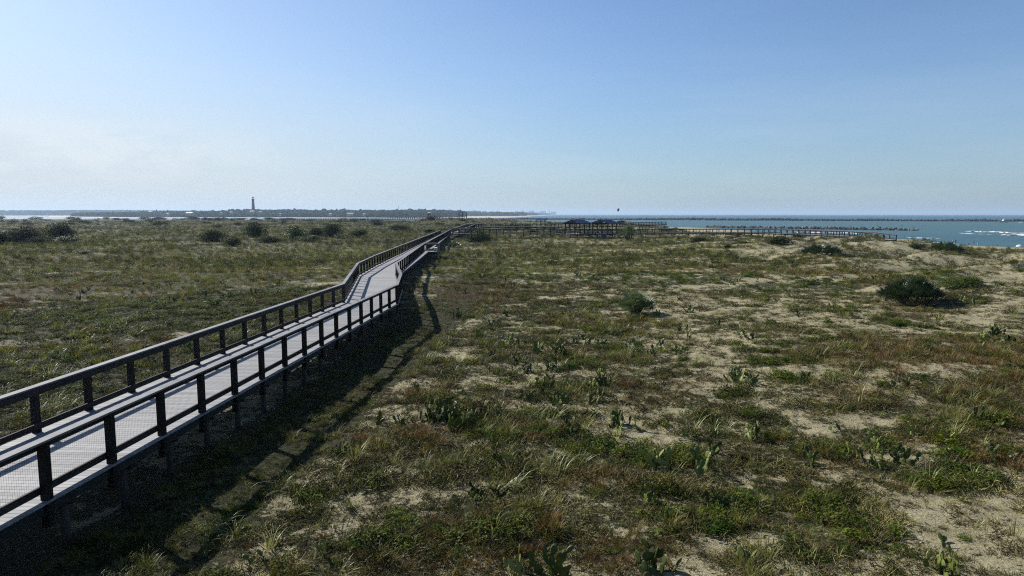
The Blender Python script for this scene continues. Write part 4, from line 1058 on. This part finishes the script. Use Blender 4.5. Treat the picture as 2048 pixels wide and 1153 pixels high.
def pine(px, D, top, label):
    x, y = at_depth(px, D); zt = z_at(top, D); r = empty('pine_tree', (x,y,SEA+1), label, 'tree', 'tall pines above the far wood'); H = zt-SEA-1
    q = MB(); q.lathe((0,0,0), [(.5,0),(.12,H*.98)], 6); q.build('trunk', M['bark'], r)
    V = []; Fc = []; rq = random.Random(int(px))
    for k in range(230):
        z = H*(.35+.65*rq.random()); rad = (H-z)*.24+.8; a = rq.uniform(0,6.28); d = rad*rq.random()**.5; c = Vector((d*math.cos(a), d*math.sin(a), z)); u = Vector((rq.gauss(0,1), rq.gauss(0,1), rq.gauss(0,.4))).normalized()*rq.uniform(.8,1.7); w_ = u.orthogonal().normalized()*rq.uniform(.4,.9); b0 = len(V)
        V += [c-u, c+w_, c+u, c-w_]; Fc.append((b0,b0+1,b0+2,b0+3))
    link('crown', proto('crown', ([tuple(v) for v in V], Fc), M['farleaf']), r)
for px, D, top in [(483,2000,419.5),(536,2050,419.5),(553,2100,420),(630,2200,420.5),(735,2300,420),(742,2300,420.6),(753,2350,420),(770,2350,419.6),(779,2400,420.8),(790,2400,420.6),(830,2500,420.6),(910,2500,421.5),(340,2300,420),(318,2400,419.6),(470,2100,419.6),(292,2400,421)]:
    pine(px, D, top, 'tall dark pine standing above the far wood')
# houses and sheds of the far shore
def house(px, base, wpx, D, label, hgt_=4.5, group=None):
    D *= .955; x, y = at_depth(px, D); z = max(z_at(base, D), SEA+1.1); w_ = wpx*D/F; r = empty('house', (x,y,z), label, 'house', group, rr.uniform(-.3,.3))
    q = MB(); q.box((0,0,hgt_/2-1), (w_*.9, w_*.6, hgt_+2)); q.build('wall', M['house_wall'], r)
    gable = MB(); L, W_, a, b_ = w_, w_*.75, hgt_, hgt_+w_*.16
    gable.add([(-L/2,-W_/2,a),(L/2,-W_/2,a),(L/2,W_/2,a),(-L/2,W_/2,a),(-L/2,0,b_),(L/2,0,b_)], [(3,2,1,0),(0,1,5,4),(2,3,4,5),(1,2,5),(3,0,4)]); gable.build('roof', M['house_roof'], r)
    for k in (-1, 1):
        q = MB(); q.box((k*w_*.22,-w_*.3-.02,hgt_*.5), (w_*.12,.06,hgt_*.35)); q.build('window', M['glass_dark'], r)
for px, base, wp, D, lb in [(702,431.5,13,1900,'largest white roofed building on the far shore right of the lighthouse'),(663,431.6,6,1900,'small white roofed house between the lighthouse and the large white building'),(563,431.5,5,1950,'small white roofed house right of the lighthouse'),
   (730,431.8,6,1880,'white roofed house right of the large white building'),(384,430,14,1980,'long white roofed building on the far shore left of the lighthouse'),(306,426.5,8,2300,'white roof high on the wooded shore near the left water'),
   (524,427.4,6,1990,'white roofed cottage immediately right of the lighthouse foot'),(508,426.6,9,1960,'pale keeper house at the foot of the lighthouse'),(466,428,6,1990,'pale house in the wood left of the lighthouse'),
   (446,429.5,5,1980,'small pale house left of the keeper house'),(340,430.5,5,2100,'small pale house among trees far left of the lighthouse'),(843,428.5,6,2400,'white roofed house under the left block of flats'),(270,427.8,5,2700,'small white roof at the left end of the wooded shore')]:
    house(px, base, wp, D, lb)
# lighthouse
D = 1960; x, y = at_depth(510, D); H = z_at(392.5, D)-SEA-1; zb = SEA+1
lh = empty('lighthouse', (x,y,zb), 'tall tapering dark red brick lighthouse with black lantern on the far shore', 'lighthouse'); s_ = H/53.
q = MB(); q.lathe((0,0,0), [(6.2,0),(6.2,3),(5.6,3.2),(3.1,42*s_)], 24); q.build('tower', M['red_brick'], lh)
q = MB(); q.lathe((0,0,42*s_), [(3.2,0),(4.6,1.2),(4.6,1.6),(3.0,1.7),(3.0,3.6),(3.9,3.8),(3.9,4.1)], 20); q.build('gallery', M['black_iron'], lh)
q = MB(); q.lathe((0,0,46.1*s_), [(2.1,0),(2.1,3.0*s_)], 12); q.build('lantern_room', M['glass_dark'], lh)
q = MB(); q.lathe((0,0,49.1*s_), [(2.6,0),(2.2,1),(1.0,2.1),(.35,2.6),(.3,3.4),(.05,3.9)], 16); q.build('dome', M['black_iron'], lh)
q = MB(); [q.tube([(4.4*math.cos(a),4.4*math.sin(a),43.5*s_),(4.4*math.cos(a),4.4*math.sin(a),44.8*s_)], .06, 4) for a in [k*.4 for k in range(16)]]; q.build('gallery_railing', M['black_iron'], lh)
for k in range(4):
    q = MB(); z = 9+k*9*s_; rad = 5.6-(5.6-3.1)*z/(42*s_); q.box((0,-rad,z), (1.0,.7,2.0)); q.build('window', M['glass_dark'], lh)
# mast
D = 2600; x, y = at_depth(799, D); q = MB(); Hm = z_at(411, D)-SEA-1
m_ = empty('radio_mast', (x,y,SEA+1), 'thin dark radio mast rising above the far wood', 'mast')
for k in range(3):
    a = k*2.094; q.tube([(1.4*math.cos(a),1.4*math.sin(a),0),(.5*math.cos(a),.5*math.sin(a),Hm*.93)], .3, 4)
for k in range(14):
    z = Hm*.93*k/14; rd_ = 1.4-.9*k/14; q.tube([(rd_,0,z),(-rd_*.5,rd_*.86,z+Hm/16)], .14, 4); q.tube([(-rd_*.5,rd_*.86,z),(-rd_*.5,-rd_*.86,z+Hm/16)], .14, 4)
q.build('lattice', M['rail'], m_); q = MB(); q.tube([(0,0,Hm*.9),(0,0,Hm)], .22, 5); q.build('antenna', M['rail'], m_)
# blocks of flats
def flats(x0, x1, top, D, label, parts=None, dep=30):
    (xa, _), (xb, _) = at_depth(x0, D), at_depth(x1, D); zt = z_at(top, D); H = zt-SEA-1; w_ = xb-xa
    r = empty('apartment_building', ((xa+xb)/2, D, SEA+1), label, 'building'); q = MB(); q.box((0,0,H/2), (w_, dep, H)); q.build('wall', M['condo'], r)
    q = MB(); q.box((0,0,H+.6), (w_+1.5, dep+1.5, 1.2)); q.box((w_*.2,0,H+3), (w_*.12, dep*.4, 4.)); q.build('roof', M['condo'], r)
    nfl = max(3, int(H/3.6))
    for k in range(1, nfl):
        q = MB(); q.box((0,-dep/2-.02,H*k/nfl), (w_*.94, .5, H/nfl*.42)); q.build('window_band', M['glass_dark'], r)
for a in [(841,851,421.3,4300,'left low block of flats on the far coast'),(889,906,420.8,4300,'tall block of flats with stepped roof on the far coast'),(851,889,423.2,4700,'long low building between the two nearer blocks of flats'),
  (906,913,423,4500,'small block right of the stepped block of flats'),(919,962,422.6,5200,'longest slab of flats on the far coast'),(964.5,973.5,423.3,5600,'small pair of towers right of the longest slab'),
  (1030,1036,422.8,11000,'first hazy tower of the distant skyline'),(1036,1043,424.2,11400,'second hazy tower of the distant skyline'),(1042.5,1048,421.8,11000,'third and taller hazy tower of the distant skyline'),
  (1048,1057,424,11600,'low hazy block left of the wide tower'),(1058.5,1068,421.8,11200,'wide hazy tower in the middle of the distant skyline'),(1068,1078,425,11600,'lowest hazy block of the distant skyline'),
  (1079,1091,423,11400,'broad hazy tower right of the middle of the skyline'),(1096.5,1099,421.8,11500,'thin hazy tower near the right end of the skyline'),(1101,1112,424.2,11900,'last hazy block at the right end of the skyline')]:
    flats(*a)

# ------------------------------------------------------------------ people
def skinned(name, V, E_, R, mt, sub=1):
    bm = bmesh.new(); L = bm.verts.layers.skin.verify(); vs = [bm.verts.new(v) for v in V]; [bm.edges.new((vs[a], vs[b])) for a, b in E_]
    for v, r in zip(vs, R): v[L].radius = (r, r)
    vs[0][L].use_root = True
    me = bpy.data.meshes.new(name); bm.to_mesh(me); bm.free(); me.materials.append(mt)
    o = bpy.data.objects.new(name, me); m1 = o.modifiers.new('skin', 'SKIN'); m1.use_smooth_shade = True; m2 = o.modifiers.new('sub', 'SUBSURF'); m2.levels = sub; m2.render_levels = sub
    COL.objects.link(o); return o
def person(x, y, z, H, rz, label, pose='stand', shirt='cloth_dark', legs='cloth_dark', group=None):
    r = empty('person', (x,y,z), label, 'person', group, rz); r.scale = (H/1.75,)*3
    hipz = .93; dz = 0
    if pose == 'sit': dz = -.70
    P = {}
    def g(n, v): P[n] = Vector(v)+Vector((0,0,dz if n not in ('kn1','kn2','an1','an2','to1','to2') else 0))
    lean = .10 if pose == 'bend' else 0
    g('pel',(0,0,hipz)); g('wai',(0,-.01+lean,1.08)); g('che',(0,.0+lean*2,1.32)); g('nk',(0,.0+lean*2.4,1.47)); g('hd0',(0,.01+lean*2.6,1.56)); g('hd1',(0,.015+lean*2.8,1.69))
    for k, s in ((1,-1),(2,1)):
        g(f'sh{k}',(s*.17,lean*2,1.40)); st = .16*s if pose == 'walk' else .03*s
        if pose == 'fish': e = (s*.22,.12,1.18); hnd = (s*.10,.36,1.20)
        elif pose == 'sit': e = (s*.24,.05,1.12); hnd = (s*.20,.28,1.02)
        else: e = (s*.24,-st*.6,1.12); hnd = (s*.25,.05-st,.87)
        g(f'el{k}',e); g(f'wr{k}',hnd)
        if pose == 'sit':
            P[f'kn{k}'] = Vector((s*.13,.42,.45)); P[f'an{k}'] = Vector((s*.13,.72,.08)); P[f'to{k}'] = Vector((s*.14,.88,.05))
        else:
            P[f'kn{k}'] = Vector((s*.10,.05+st,.50)); P[f'an{k}'] = Vector((s*.10,-.02+st*1.6,.08)); P[f'to{k}'] = Vector((s*.11,.15+st*1.6,.03))
    names = list(P); idx = {n_: i for i, n_ in enumerate(names)}
    V = [P[n_] for n_ in names]; R = {'pel':.13,'wai':.115,'che':.14,'nk':.055,'hd0':.075,'hd1':.09,'sh':.06,'el':.042,'wr':.028,'kn':.06,'an':.04,'to':.035}
    RR = [R.get(n_, R.get(n_[:2], .05)) for n_ in names]
    E_ = [('pel','wai'),('wai','che'),('che','nk'),('nk','hd0'),('hd0','hd1')]
    for k in '12': E_ += [('che','sh'+k),('sh'+k,'el'+k),('el'+k,'wr'+k),('pel','kn'+k),('kn'+k,'an'+k),('an'+k,'to'+k)]
    E_ = [(idx[a], idx[b]) for a, b in E_]
    for k, s in ((1,-1),(2,1)):
        w0 = P[f'wr{k}']; d = (w0-P[f'el{k}']).normalized(); sd = d.cross(Vector((0,1,0) if abs(d.y) < .8 else (0,0,1))).normalized(); pal = len(V); V.append(w0+d*.07); RR.append(.03); E_.append((idx[f'wr{k}'], pal))
        for f_ in range(5):
            o_ = (f_-1.5)*.022 if f_ < 4 else -.05; ln = (.07,.08,.075,.06,.05)[f_]; V.append(V[pal]+sd*o_+d*ln); RR.append(.009); E_.append((pal, len(V)-1))
    b = skinned('body', V, E_, RR, M['skin']); b.parent = r
    def sub(nm, keys, pairs, rads, mt):
        o = skinned(nm, [P[k_] if isinstance(k_, str) else k_ for k_ in keys], pairs, rads, M[mt]); o.parent = r
    sub('shirt', ['wai','che','sh1','sh2',P['sh1'].lerp(P['el1'],.6),P['sh2'].lerp(P['el2'],.6),'pel'], [(0,1),(1,2),(1,3),(2,4),(3,5),(0,6)], [.135,.16,.075,.075,.06,.06,.13], shirt)
    sub('trousers', ['pel','kn1','kn2'], [(0,1),(0,2)], [.15,.08,.08], legs)
    sub('hair', [P['hd1']+Vector((0,-.02,.03)), P['hd0']+Vector((0,-.06,.02))], [(0,1)], [.10,.07], 'hair')
    # face: nose, eyes, mouth
    f = MB(); c = P['hd1']; f.box((c.x,c.y+.095,c.z-.045),(.02,.03,.035)); f.box((c.x-.03,c.y+.086,c.z-.02),(.02,.012,.01)); f.box((c.x+.03,c.y+.086,c.z-.02),(.02,.012,.01)); f.box((c.x,c.y+.084,c.z-.09),(.04,.012,.01)); f.build('face', M['hair'], r)
    if pose == 'fish':
        return r
def beach_person(px, base, hpx, rz, label, **kw):
    D = 232; x, y = at_depth(px, D)
    for _ in range(5):
        z = max(h1(x, y), SEA-.25); D = (HC-z)*F/(base-HY); x, y = at_depth(px, D)
    person(x, y, z, hpx*D/F, rz, label, **kw); return x, y, z, D
beach_person(1904.5,488.6,9.6,.3,'person in white top and red shorts at the water edge, left of a pair',shirt='cloth_white',legs='cloth_red',pose='walk')
beach_person(1910,488.8,9.6,-.2,'person in dark clothes standing at the water edge, right of a pair',pose='stand')
beach_person(1946,489.5,10.4,1.2,'person in dark clothes wading alone right of the pair',pose='walk')
beach_person(1936.5,490.2,9.5,.5,'person in dark clothes sitting on the sand left of the wader',pose='sit')
beach_person(1954.5,490.6,9.8,-.6,'person in white top sitting on the sand right of the wader',pose='sit',shirt='cloth_white',legs='cloth_white')
beach_person(1994,492.4,9,.9,'person in dark clothes sitting alone near the tilted white umbrella',pose='sit')
beach_person(1806,477.5,9,.9,'person in dark clothes behind the dune crest left of the dark green beach tent',pose='stand')
for k, (px, h_, pz, sh, lb) in enumerate([(1697,5.6,'stand','cloth_white','person in white top on the landward part of the near rock jetty'),(1720.5,5.8,'stand','cloth_dark','person in dark clothes near the middle of the near rock jetty'),
   (1752,6.2,'walk','cloth_dark','person in dark clothes walking on the near rock jetty'),(1756,5.8,'sit','cloth_white','person in white top sitting next to the walker on the near rock jetty'),
   (1800.5,6.4,'stand','cloth_dark','tall dark figure near the tip of the near rock jetty'),(1821,5.4,'stand','cloth_teal','person in teal top, left of two at the tip of the near rock jetty'),(1824.5,5.4,'stand','cloth_red','person in red top, right of two at the tip of the near rock jetty')]):
    t = None
    # where the line of the jetty crosses that bearing
    k_ = (px-CX)/F; ax, ay = JA; t = (k_*ay-ax)/(jd.x-k_*jd.y); x, y = ax+jd.x*t, ay+jd.y*t
    person(x, y, SEA+2.0*min(1,(1-t)*9+.35), h_*y/F*(1 if pz != 'sit' else 1.1), rr.uniform(-2,2), lb, pose=pz, shirt=sh)
# tilted umbrella
x, y = at_depth(2039, 212); zg = h1(x, y)
u_ = empty('beach_umbrella', (x,y,zg), 'white beach umbrella tilted over on the sand at the right edge', 'umbrella'); u_.rotation_euler = (.2,-.95,.3); u_.scale = (.75,.75,.8)
q = MB(); q.tube([(0,0,-.2),(0,0,1.75)], .025, 6); q.build('pole', M['white_paint'], u_)
V = [(0,0,1.8)]; Fc = []; nn = 16
for k in range(nn):
    a = 6.283*k/nn; s = 1+.03*(k % 2); V.append((.6*s*math.cos(a), .6*s*math.sin(a), 1.7)); 
for k in range(nn):
    a = 6.283*k/nn; s = 1+.03*(k % 2); V.append((1.05*s*math.cos(a), 1.05*s*math.sin(a), 1.42))
for k in range(nn):
    k2 = (k+1) % nn; Fc += [(0,1+k,1+k2),(1+k,1+nn+k,1+nn+k2,1+k2)]
o = link('canopy', proto('canopy', (V, Fc), M['cloth_white']), u_); sm = o.modifiers.new('thick', 'SOLIDIFY'); sm.thickness = .01
# dark green beach tent with pole
x, y = at_depth(1834, 205); zg = z_at(488.5, 205); zz = h1(x, y); H = z_at(480.8, 205)-zz
te = empty('beach_tent', (x,y,zz), 'low dark green flat topped beach tent with a pole behind the dune', 'tent')
q = MB(); w_ = 3.6; q.add([(-w_/2,-1.1,.02),(w_/2,-1.1,.02),(w_/2,1.1,.02),(-w_/2,1.1,.02),(-w_/2+.35,-.9,H),(w_/2-.05,-1,H-.04),(w_/2-.05,1,H-.04),(-w_/2+.35,.9,H)], [(4,5,6,7),(0,1,5,4),(1,2,6,5),(2,3,7,6),(3,0,4,7)]); q.build('canopy', M['canvas_green'], te)
q = MB(); q.tube([(w_/2+.03,-1.05,-.2),(w_/2+.03,-1.05,H+.45)], .05, 6); q.build('pole', M['rail'], te)
q = MB(); q.tube([(-w_/2+.3,-.92,H-.02),(w_/2-.02,-1.02,H-.06)], .035, 5); q.tube([(-w_/2-.02,-1.12,0),(-w_/2+.33,-.92,H)], .035, 5); q.build('frame', M['rail'], te)

# ------------------------------------------------------------------ boat and kite
D = 860; x, y = at_depth(2003, D)
bt = empty('motor_boat', (x,y,SEA), 'white sport fishing boat with raised outrigger poles running along the far jetty', 'boat', None, math.radians(8))
q = MB(); sec = []
for i in range(9):
    t = i/8; X = -6.5+13*t; hw = 2.0*math.sin(math.pi*min(1,(t*.95+.05)))**.45*(.15+.85*min(1,t*2.3)); top = 2.2-.9*t; sec.append([(X,-hw,top),(X+.25*(1-t),-hw*.8,.2),(X+.4*(1-t),0,-.35),(X+.25*(1-t),hw*.8,.2),(X,hw,top)])
V = [p for s_ in sec for p in s_]; Fc = [(i*5+k,i*5+k+1,(i+1)*5+k+1,(i+1)*5+k) for i in range(8) for k in range(4)]+[(i*5,(i+1)*5,(i+1)*5+4,i*5+4) for i in range(8)]+[(0,4,3,2,1),(40,41,42,43,44)]
q.add(V, Fc); q.build('hull', M['white_paint'], bt)
q = MB(); q.add([(-2.2,-1.3,1.6),(2.2,-1.3,1.3),(2.2,1.3,1.3),(-2.2,1.3,1.6),(-.9,-1.1,3.3),(2.2,-1.2,3.3),(2.2,1.2,3.3),(-.9,1.1,3.3)], [(4,5,6,7),(0,1,5,4),(1,2,6,5),(2,3,7,6),(3,0,4,7)]); cab = q.build('cabin', M['white_paint'], bt)
q = MB(); q.box((.6,-1.24,2.7),(2.2,.06,.6)); q.build('window', M['glass_dark'], cab)
q = MB(); q.box((.8,0,5.1),(2.6,2.2,.12)); [q.tube([(a,b,3.3),(a*.9+.1,b,5.1)], .06, 5) for a in (-.3,1.9) for b in (-1,1)]; q.build('tower', M['white_paint'], bt)
for s in (-1,1):
    q = MB(); q.tube([(1.2,s*1.4,3),(5.6,s*3.2,9.2)], .1, 5); q.build('outrigger', M['white_paint'], bt)
wave([(x+3,y-1.0),(x+20,y-1.5),(x+45,y-1),(x+90,y+1)], 3, .5, 9, 'white wake trailing behind the fishing boat')
x, y = at_depth(1235, 620); z = z_at(420.3, 620)
kt = empty('kite', (x,y,z), 'dark crescent shaped kite with white edge flying above the sea', 'kite', None, math.radians(70)); kt.rotation_euler = (.3,0,math.radians(80)); kt.scale = (.75,.75,.75)
def arc(r0, wd, th, a0, a1, n=14):
    V = []; Fc = []
    for i in range(n+1):
        t = i/n; a = a0+(a1-a0)*t; tp = math.sin(math.pi*t)**.5+.12
        for (rr_, yy) in ((r0,-wd*tp*.5),(r0+th,-wd*tp*.2),(r0+th*.6,wd*tp*.5),(r0-.02,wd*tp*.4)): V.append((rr_*math.cos(a), yy, rr_*math.sin(a)))
    for i in range(n):
        for k in range(4): Fc.append((i*4+k,i*4+(k+1)%4,(i+1)*4+(k+1)%4,(i+1)*4+k))
    Fc += [(3,2,1,0),(n*4,n*4+1,n*4+2,n*4+3)]; return V, Fc
link('canopy', proto('canopy', arc(1.7,1.9,.22,-1.35,1.35), M['cloth_dark']), kt)
V, Fc = arc(1.78,.5,.35,-1.4,1.4); V = [(a,b-.95,c) for a,b,c in V]; link('leading_edge', proto('leading_edge', (V, Fc), M['cloth_white']), kt)

# ------------------------------------------------------------------ light, sky, air, camera
AZ = math.radians(-52); EL = math.radians(36)
S = Vector((math.sin(AZ)*math.cos(EL), math.cos(AZ)*math.cos(EL), math.sin(EL)))
sun = bpy.data.lights.new('sun', 'SUN'); sun.energy = 5.0; sun.angle = math.radians(.5); sun.color = (1,.955,.88)
so = bpy.data.objects.new('sun', sun); COL.objects.link(so); so.rotation_euler = S.to_track_quat('Z', 'Y').to_euler(); so.location = (0,0,200)
wd = bpy.data.worlds.new('World'); SC.world = wd; wd.use_nodes = True; nt = wd.node_tree; nt.nodes.clear()
out = N(nt, 'ShaderNodeOutputWorld'); bg = N(nt, 'ShaderNodeBackground'); sky = N(nt, 'ShaderNodeTexSky')
sky.sky_type = 'NISHITA'; sky.sun_disc = False; sky.sun_elevation = EL; sky.sun_rotation = AZ; sky.air_density = 1.0; sky.dust_density = .7; sky.ozone_density = 3.0; sky.altitude = 0
tc = N(nt, 'ShaderNodeTexCoord')
sp_ = N(nt, 'ShaderNodeSeparateXYZ'); nt.links.new(tc.outputs['Generated'], sp_.inputs[0])
# faint cumulus heads low in the sky on the left
mp = N(nt, 'ShaderNodeMapping'); mp.inputs['Scale'].default_value = (9,9,24); nt.links.new(tc.outputs['Generated'], mp.inputs['Vector'])
cn = noise(nt, mp.outputs[0], 1.0, 6, .6)
cl = ramp(nt, cn, [(.44, (0,0,0)), (.56, (1,1,1))])
band = ramp(nt, sp_.outputs[2], [(.03, (0,0,0)), (.07, (1,1,1)), (.10, (.8,.8,.8)), (.125, (0,0,0))])
leftm = ramp(nt, mth(nt, 'ADD', mth(nt, 'MULTIPLY', sp_.outputs[0], -1), 0), [(.22, (0,0,0)), (.5, (1,1,1))])
mp2 = N(nt, 'ShaderNodeMapping'); mp2.inputs['Scale'].default_value = (2.2,2.2,16); nt.links.new(tc.outputs['Generated'], mp2.inputs['Vector'])
wisp = ramp(nt, noise(nt, mp2.outputs[0], 1.3, 5, .62), [(.42, (0,0,0)), (.75, (1,1,1))])
low = ramp(nt, sp_.outputs[2], [(.0, (1,1,1)), (.30, (0,0,0))])
cf = mth(nt, 'MULTIPLY', mth(nt, 'MULTIPLY', cl, band), mth(nt, 'MULTIPLY', leftm, .27))
cf = mth(nt, 'ADD', cf, mth(nt, 'MULTIPLY', mth(nt, 'MULTIPLY', wisp, low), .12), True)
skyt = mix(nt, 1.0, sky.outputs[0], (.87,1.0,1.15), 'MULTIPLY')
# milky sea air: paler towards the horizon and towards the side the sun stands on
dt = N(nt, 'ShaderNodeVectorMath', operation='DOT_PRODUCT'); nt.links.new(tc.outputs['Generated'], dt.inputs[0]); dt.inputs[1].default_value = (math.sin(AZ), math.cos(AZ), 0)
sunside = ramp(nt, dt.outputs['Value'], [(.0, (0,0,0)), (.5, (.12,.12,.12)), (.98, (1,1,1))])
hi = ramp(nt, sp_.outputs[2], [(.0, (1,1,1)), (.12, (.75,.75,.75)), (.42, (.0,.0,.0))])
mf = mth(nt, 'ADD', mth(nt, 'MULTIPLY', mth(nt, 'MULTIPLY', sunside, hi), .75), mth(nt, 'MULTIPLY', ramp(nt, sp_.outputs[2], [(.0, (1,1,1)), (.20, (0,0,0))]), .45), True)
skyt = mix(nt, mf, skyt, mix(nt, sunside, (2.9,4.2,5.6), (6.2,6.8,7.25)))
skyc = mix(nt, cf, skyt, (8.6,8.7,8.8))
nt.links.new(skyc, bg.inputs['Color']); bg.inputs['Strength'].default_value = .062
nt.links.new(bg.outputs[0], out.inputs['Surface'])
# thin even sea air
def haze(dens):
    q = MB(); q.box((0,0,0),(2,2,2)); o = q.build('haze', None) if False else None
    me = bpy.data.meshes.new('haze'); v = [(-24500,-3500,-11),(24500,-3500,-11),(24500,24500,-11),(-24500,24500,-11),(-24500,-3500,96),(24500,-3500,96),(24500,24500,96),(-24500,24500,96)]
    me.from_pydata(v, [], [(3,2,1,0),(4,5,6,7),(0,1,5,4),(1,2,6,5),(2,3,7,6),(3,0,4,7)])
    m = bpy.data.materials.new('haze_air'); m.use_nodes = True; nt = m.node_tree; nt.nodes.clear(); o_ = N(nt, 'ShaderNodeOutputMaterial'); pv = N(nt, 'ShaderNodeVolumePrincipled')
    pv.inputs['Color'].default_value = (.50,.66,.84,1); pv.inputs['Density'].default_value = dens; pv.inputs['Anisotropy'].default_value = .2
    nt.links.new(pv.outputs[0], o_.inputs['Volume']); me.materials.append(m); tag(link('haze', me), 'thin pale sea haze', None, None, 'stuff')
haze(1.0e-4)
cam = bpy.data.cameras.new('camera'); cam.sensor_width = 36; cam.lens = F/2048*36; cam.clip_start = .1; cam.clip_end = 80000
co = bpy.data.objects.new('camera', cam); COL.objects.link(co); co.location = (0,0,HC); co.rotation_euler = (math.pi/2-TH,0,0); SC.camera = co
SC.view_settings.view_transform = 'Standard'; SC.view_settings.look = 'None'; SC.view_settings.gamma = 1; SC.view_settings.exposure = .85
SC.cycles.max_bounces = 6; SC.cycles.diffuse_bounces = 2; SC.cycles.glossy_bounces = 2; SC.cycles.transmission_bounces = 3; SC.cycles.transparent_max_bounces = 4; SC.cycles.volume_bounces = 0
SC.cycles.use_denoising = False; SC.cycles.denoiser = 'OPENIMAGEDENOISE'; SC.cycles.denoising_input_passes = 'RGB_ALBEDO_NORMAL'; SC.cycles.denoising_prefilter = 'ACCURATE'; SC.cycles.sample_clamp_indirect = 2.5; SC.cycles.pixel_filter_type = 'BLACKMAN_HARRIS'; SC.cycles.filter_width = 1.15
